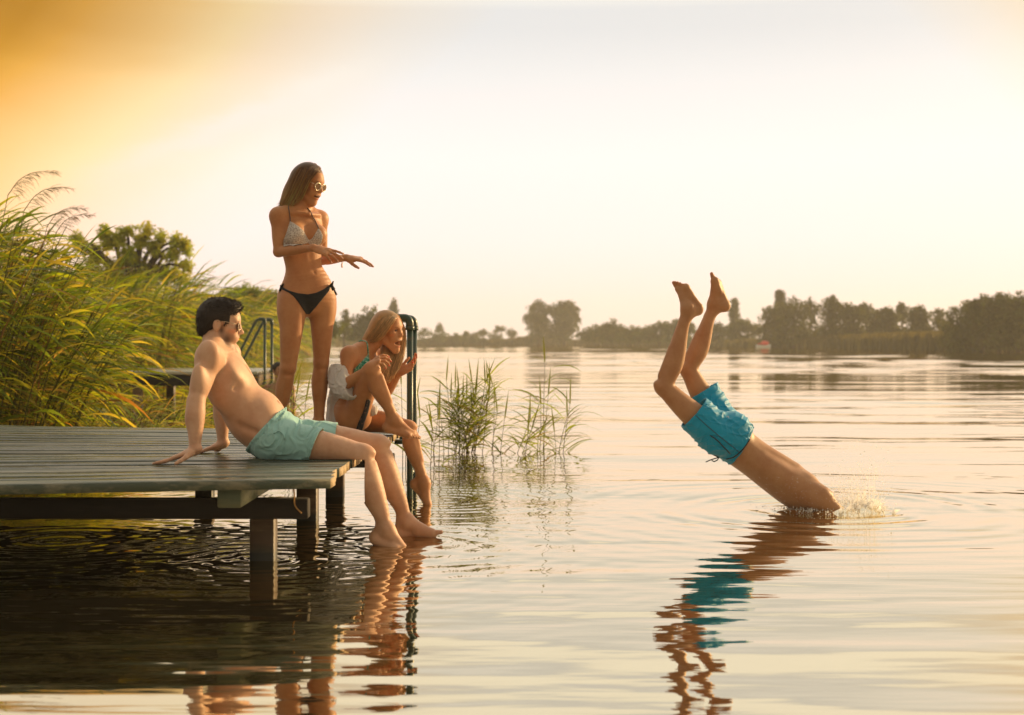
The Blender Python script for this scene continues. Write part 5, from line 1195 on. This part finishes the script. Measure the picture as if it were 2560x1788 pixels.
    near = [gd((968, 780, D + .02), (945, 795, D - .02), (930, 822, D - .03), (918, 846, D - .01), (912, 866, D + .05)),
            gd((975, 780, D), (955, 795, D - .06), (938, 822, D - .07), (924, 845, D - .05), (915, 862, D)),
            gd((982, 782, D - .01), (966, 798, D - .08), (948, 824, D - .09), (932, 846, D - .07), (919, 860, D - .03)),
            gd((988, 785, D - .02), (975, 800, D - .095), (957, 827, D - .098), (940, 847, D - .08), (924, 860, D - .04)),
            gd((994, 789, D - .02), (985, 802, D - .10), (968, 826, D - .102), (950, 846, D - .085), (930, 860, D - .05))]
    fall = [gd((990, 785, D + .02), (1007, 815, D + .06), (1008, 850, D + .08), (1001, 885, D + .04), (984, 925, D - .01), (966, 958, D - .05)),
            gd((996, 790, D + .0), (1010, 825, D + .06), (1007, 865, D + .05), (995, 905, D + .0), (980, 940, D - .04), (972, 962, D - .06)),
            gd((985, 850, D + .10), (993, 872, D + .05), (985, 900, D - .0), (974, 930, D - .04), (962, 960, D - .06)),
            gd((968, 866, D + .08), (972, 888, D + .01), (968, 910, D - .03), (962, 935, D - .06), (956, 955, D - .07)),
            gd((955, 870, D + .06), (960, 890, D + .01), (958, 912, D - .03), (955, 930, D - .05), (950, 950, D - .06))]
    cf = lambda u, w, i: (V(.34, .20, .09) if w < .22 else V(.68, .47, .23)) * (.8 + .4 * u)
    strands(mb, near, 900, rng, .0013, .0004, .0045, 10, cf); strands(mb, fall, 850, rng, .0014, .0005, .008, 11, cf); mb.build('hair_lock', m_hair, ho, True, usecol=True)
    # clothes
    def leafy(m, o, b):
        g = m.noise(m.mapped(o, (1, 1, 1.6)), 60, 4, .7); return m.ramp(g, [(.36, (.01, .10, .07)), (.5, (.02, .28, .19)), (.60, (.45, .62, .48))])
    teal = cloth_mat('teal_print_cloth', (.02, .25, .18), .6, 700, .0008, 0, leafy)
    cup = polysd([(874, 944), (884, 925), (900, 908), (915, 892), (921, 886), (924, 900), (922, 925), (914, 942), (890, 948)])
    def top(Dd, x, y, z):
        return np.maximum(Dd - .0055, np.minimum(cup(x, y, z), np.maximum(np.abs(z - .655) - .012, (x + .92) * .9 - (y - D) * .42 - .05)))
    cb = P(900, 918, D); tv, tf = mesh_body(S, .0032, post=top, lo=cb - .20, hi=cb + .20)
    # keep only what sits on the trunk
    keep = np.abs((tv - cb) @ V(.42, .9, 0)) < .15
    tf = tf[keep[tf].all(1)]; bt = mesh_obj('bikini_top', tv, tf, teal, root, True)
    mb = MB(); mb.tube(on_surface(tr, spline([(920, 890), (919, 876), (918, 862), (915, 855), (905, 853), (897, 855)], 18), .003), .0042, 6, flat=.5); mb.build('strap', teal, bt, True)
    dark = cloth_mat('dark_print_cloth', (.02, .02, .028), .6, 600, .0006, 0, lambda m, o, b: m.mix(m.math('GREATER_THAN', m.noise(o, 55, 2), .60), (.018, .02, .03), (.16, .08, .07)))
    pan = polysd([(917, 996), (927, 1002), (921, 1030), (912, 1056), (905, 1080), (888, 1080), (896, 1056), (908, 1030)])
    pc = P(905, 1040, D); pv, pf = mesh_body(S, .0032, post=lambda Dd, x, y, z: np.maximum(Dd - .006, pan(x, y, z)), lo=pc - V(.16, .26, .14), hi=pc + V(.16, .26, .14))
    mesh_obj('bikini_bottom', pv, pf, dark, root, True)
    K = SDF(); wh = cloth_mat('white_cotton', (.80, .77, .74), .85, 500, .0010, .25)
    K.chain([P(851, 915, 8.330), P(848, 938, 8.320), P(851, 962, 8.300), P(868, 976, 8.265), P(880, 974, 8.240)], (.052, .066, .068, .058, .050), 9, .02)
    K.chain([P(846, 960, 8.380), P(840, 1000, 8.440), P(834, 1040, 8.460), P(832, 1080, 8.460)], (.050, .050, .052, .056), 8, .03, V(.3, .95, 0), .55)
    K.chain([P(840, 985, 8.480), P(848, 1030, 8.440), P(850, 1078, 8.410)], (.03, .045, .045), 6, .03, V(.2, .95, 0), .4)
    K.chain([P(842, 950, 8.400), P(846, 935, 8.500), P(862, 930, 8.600)], (.045, .05, .045), 6, .03, V(1, 0, .3), .6)
    K.el(P(931, 1026, 8.400), (.034, .03, .034), None, .01)
    fo = folds(21, .0085, 75, (1.0, 1.0, 1.25)); fo2 = folds(9, .006, 95, (1.5, 1.5, .25)); shd = P(852, 990, 8.5)[2]; cuff = P(880, 977, 8.245); cn = unit(V(.75, -.2, .45)); amd = unit(P(917, 923, 8.180) - P(858, 966, 8.300)); tp = P(851, 917, 8.330); tn = unit(P(873, 888, 8.370) - P(858, 966, 8.300))
    def cut3(Dd, x, y, z):
        raw = Dd + np.where(z < shd, fo2(x, y, z), fo(x, y, z)); c = (x - cuff[0]) * amd[0] + (y - cuff[1]) * amd[1] + (z - cuff[2]) * amd[2] - .004
        c = np.where((x > cuff[0] - .10) & (z > cuff[2] - .07) & (x < cuff[0] + .12), c, -1); t = (x - tp[0]) * tn[0] + (y - tp[1]) * tn[1] + (z - tp[2]) * tn[2]
        t = np.where(y < 8.420, t, -1); d = np.maximum(np.maximum(raw, c), t); d = np.maximum(d, np.where(c > -.03, -(raw + .010), -1)); return np.maximum(d, -(z - DZ - .003))
    kv, kf_ = mesh_body(K, .004, post=cut3); mesh_obj('shirt', kv, kf_, wh, root, True)
    return root
seated_woman()

# ============================================================ man diving
def diver():
    root = empty('person', P(1830, 1090, 8.2), 'man in turquoise swim shorts diving head first into the lake, feet in the air', 'person')
    S = SDF(); sk = V(.47, .24, .112); Y = V(0, 1, 0); D = 8.2
    U = unit(V(.853, 0, -.52)); B = unit(V(.52, 0, .853)); Fr = -B
    def T(px, py, dd=0): return P(px, py, D + dd)
    S.loft([(T(1802, 1080), .150, .100, Y), (T(1822, 1094), .168, .122, Y), (T(1848, 1118), .158, .112, Y), (T(1890, 1150), .152, .108, Y), (T(1935, 1182), .165, .115, Y), (T(1985, 1218), .180, .118, Y), (T(2030, 1250), .178, .100, Y), (T(2062, 1276), .10, .07, Y)], .03)
    for y in (-1, 1):
        S.el(T(1836, 1072, y * .075), (.090, .085, .082), (U, Y, B), .05)                                    # buttock
        S.el(T(2008, 1196, y * .085), (.085, .070, .040), (U, Y, B), .04)                                    # shoulder blade
        S.el(T(1975, 1232, y * .07), (.085, .080, .045), (U, Y, B), .04)                                     # chest
        s0 = T(2050, 1245, y * .185); S.el(s0, (.066, .058, .060), (U, Y, B), .04); S.rc(T(2010, 1225, y * .13), s0, .07, .06, .04)
        e0 = s0 + V(.20, 0, -.19); S.chain([s0, lerp(s0, e0, .5), e0], (.056, .050, .040), 6, .03); w0 = e0 + V(.20, -y * .05, -.20); S.chain([e0, lerp(e0, w0, .3), w0], (.040, .041, .027), 6, .02)
        f_ = unit(V(.75, -y * .12, -.66)); hand(S, w0, f_, B, V(0, -y, 0), 1.0, (4, 4, 4), .06)
    S.rc(T(1872, 1102), T(2025, 1190), .016, .014, .05, 'd')
    for y in (-1, 1):
        S.rc(T(1880, 1112, y * .05), T(1985, 1172, y * .06), .034, .030, .04)                                 # long muscles beside the spine
        S.rc(T(1905, 1160, y * .12), T(2025, 1232, y * .165), .040, .058, .05)                                # lat
        S.el(T(2022, 1200, y * .12), (.05, .045, .03), (U, Y, B), .03)   # ribs
    S.rc(T(1872, 1098), T(2010, 1186), .010, .010, .04, 'd')                                                  # groove of the spine
    S.rc(T(2060, 1276), T(2095, 1305), .060, .056, .03)
    Fh = unit(V(.2, 0, -1)); Lh = Y; Uh = unit(V(1, 0, .2)); Ch = T(2125, 1345); Wd, sp = head(S, Ch, (Fh, Lh, Uh), 1.0, False, 0, sk)
    hn, hf = T(1800, 1088, -.095), T(1812, 1072, .095); kn, kf = P(1660, 968, 8.10), P(1722, 925, 8.32); an, af = P(1720, 772, 8.08), P(1786, 759, 8.34)
    leg(S, hn, kn, an, unit(V(-.9, -.1, -.2)), 1.0, .98, 1.02); leg(S, hf, kf, af, unit(V(-.9, -.1, -.2)), 1.0, .96, 1.0)
    t1, fb1 = foot(S, an, V(-.62, .05, .78), V(-.62, -.50, -.52), V(-.43, .63, -.41), .97, 14, kn); t2, fb2 = foot(S, af, V(-.40, 0, .91), V(-.85, .30, -.38), V(-.27, -.93, -.12), .97, 8, kf)
    sp += [(p, (.02,) * 3, None, sk * V(1.1, .85, .78), .8) for p, _ in t1 + t2]
    v, f = mesh_body(S, .0052, [(*fb1, .0027), (*fb2, .0027)])
    hm = (((v - Ch) ** 2).sum(1) < .017) & ((v - Ch) @ Fh < .05)
    c = paint(v, sk, sp); mesh_obj('body', v, f, m_skin, root, True, c)
    H = SDF(); H.el(Wd(-.014, 0, .040), (.104, .083, .092), (Fh, Lh, Uh), .01)
    hv, hf2 = mesh_body(H, .006, post=lambda Dd, x, y, z: np.maximum(Dd, (x - Ch[0]) * Fh[0] + (z - Ch[2]) * Fh[2] - .04)); mesh_obj('hair', hv, hf2, m_hair_dark, root, True, np.tile(V(.03, .015, .007), (len(hv), 1)))
    # shorts
    K = SDF(); K.loft([(T(1796, 1082), .170, .118, Y), (T(1822, 1094), .186, .136, Y), (T(1852, 1122), .166, .120, Y)], .03)
    for y in (-1, 1): K.el(T(1836, 1070, y * .075), (.102, .095, .092), (U, Y, B), .05)
    for h, k, q in ((hn, kn, .115), (hf, kf, .108)): K.rc(h, lerp(h, k, .58), q, q * .96, .03)
    K.el(T(1775, 1098, -.06), (.09, .10, .07), (U, Y, B), .04)
    fo = folds(31, .0085, 60, (1, .5, 1)); fo2 = folds(6, .0034, 150, (.6, 1, .6)); wm = T(1846, 1122); on, of = P(1735, 1030, 8.10), P(1756, 977, 8.32); nn = unit(unit(kn - hn) + V(0, 0, .0)); nf = unit(kf - hf)
    def cut(Dd, x, y, z):
        w = (x - wm[0]) * U[0] + (z - wm[2]) * U[2]; raw = Dd + fo(x, y, z) + np.where(w > -.04, fo2(x, y, z), 0)
        h = np.where(y < D + .005, (x - on[0]) * nn[0] + (y - on[1]) * nn[1] + (z - on[2]) * nn[2], (x - of[0]) * nf[0] + (y - of[1]) * nf[1] + (z - of[2]) * nf[2])
        d = np.maximum(np.maximum(raw, w), h); return np.maximum(d, np.where((h > -.05) | (w > -.03), -(raw + .008), -1))
    sv, sf = mesh_body(K, .0045, post=cut); tq = cloth_mat('turquoise_cloth', (.008, .36, .60), .5, 800, .0006, .12)
    so_ = mesh_obj('shorts', sv, sf, tq, root, True); tr = bvh_of(sv, sf); blk = cloth_mat('black_trim', (.015, .013, .012), .5, 900, .0003)
    mb = MB(); mb.tube(on_surface(tr, spline([(1816, 1148), (1834, 1143), (1852, 1129), (1866, 1112), (1875, 1098)], 26), .001), .0055, 6, flat=.6); mb.build('waist_trim', blk, so_, True)
    mb = MB(); mb.tube(on_surface(tr, spline([(1732, 1032), (1760, 1058), (1795, 1088), (1825, 1112), (1847, 1130)], 30), .001), .0020, 5); mb.build('side_piping', blk, so_, True)
    mb = MB(); mb.tube(on_surface(tr, spline([(1775, 1088), (1793, 1101), (1808, 1116), (1825, 1134)], 20), .002), .0060, 6, flat=.5); mb.build('pocket_zip', blk, so_, True)
    mb = MB(); q = on_surface(tr, [(1797, 1144)], .0)[0] if len(on_surface(tr, [(1797, 1144)], 0)) else T(1797, 1144)
    for e in (((-10, 2), (-22, 6), (-33, 11)), ((-6, -3), (-14, -7), (-24, -13)), ((-4, 6), (-12, 10), (-18, 7))): mb.tube([q] + [q + V(a, -4, -b) * .0023 for a, b in e], .0032, 6)
    mb.build('drawstring', blk, so_, True)
    mb = MB(); g = on_surface(tr, [(1819, 1044)], .002)[0]; mb.tube([g + V(math.cos(a), 0, math.sin(a)) * .006 for a in np.linspace(0, 6.283, 13)], .0018, 5); mm = Mat('eyelet_metal'); mm.set(base=(.7, .7, .7), metal=1.0, rough=.3); mb.build('eyelet', mm.m, so_, True)
    return root
diver()

# ============================================================ bather by the far ladder
def bather():
    d = 20.2; root = empty('person', V(P(693, 1000, d)[0], d, 0), 'dark haired bather standing in the water beside the far dock ladder', 'person')
    S = SDF(); sk = V(.40, .21, .115); c = V(P(696, 1000, d)[0], d, 0); X = V(1, 0, 0)
    at = lambda x, y, z: c + V(x, y, z)
    S.loft([(at(0, 0, -.35), .15, .10, X), (at(0, 0, -.10), .145, .10, X), (at(0, 0, .12), .16, .11, X), (at(0, 0, .27), .17, .10, X), (at(0, 0, .34), .10, .07, X)], .03)
    S.rc(at(0, 0, .33), at(0, 0, .45), .055, .05, .03); W, sp = head(S, at(0, 0, .53), face_frame(40, 0), .95, False, 0, sk)
    for s_ in (-1, 1): arm(S, at(s_ * .18, 0, .28), at(s_ * .22, -.04, .03), at(s_ * .20 - s_ * .02, -.20, -.10), .95, 1.0)
    v, f = mesh_body(S, .010, [(*box_around([W(-.1, -.09, -.12), W(.12, .09, .13)], .03), .006)]); mesh_obj('body', v, f, m_skin, root, True, paint(v, sk, sp))
    H = SDF(); fr = face_frame(40, 0); H.el(W(-.016, 0, .042), (.10, .08, .09), fr, .01); F_ = fr[0]; C = at(0, 0, .53)
    hv, hf = mesh_body(H, .007, post=lambda D, x, y, z: np.maximum(D, (x - C[0]) * F_[0] + (y - C[1]) * F_[1] - (z - C[2]) * .7 - .02)); mesh_obj('hair', hv, hf, m_hair_dark, root, True, np.tile(V(.02, .011, .006), (len(hv), 1)))
bather()
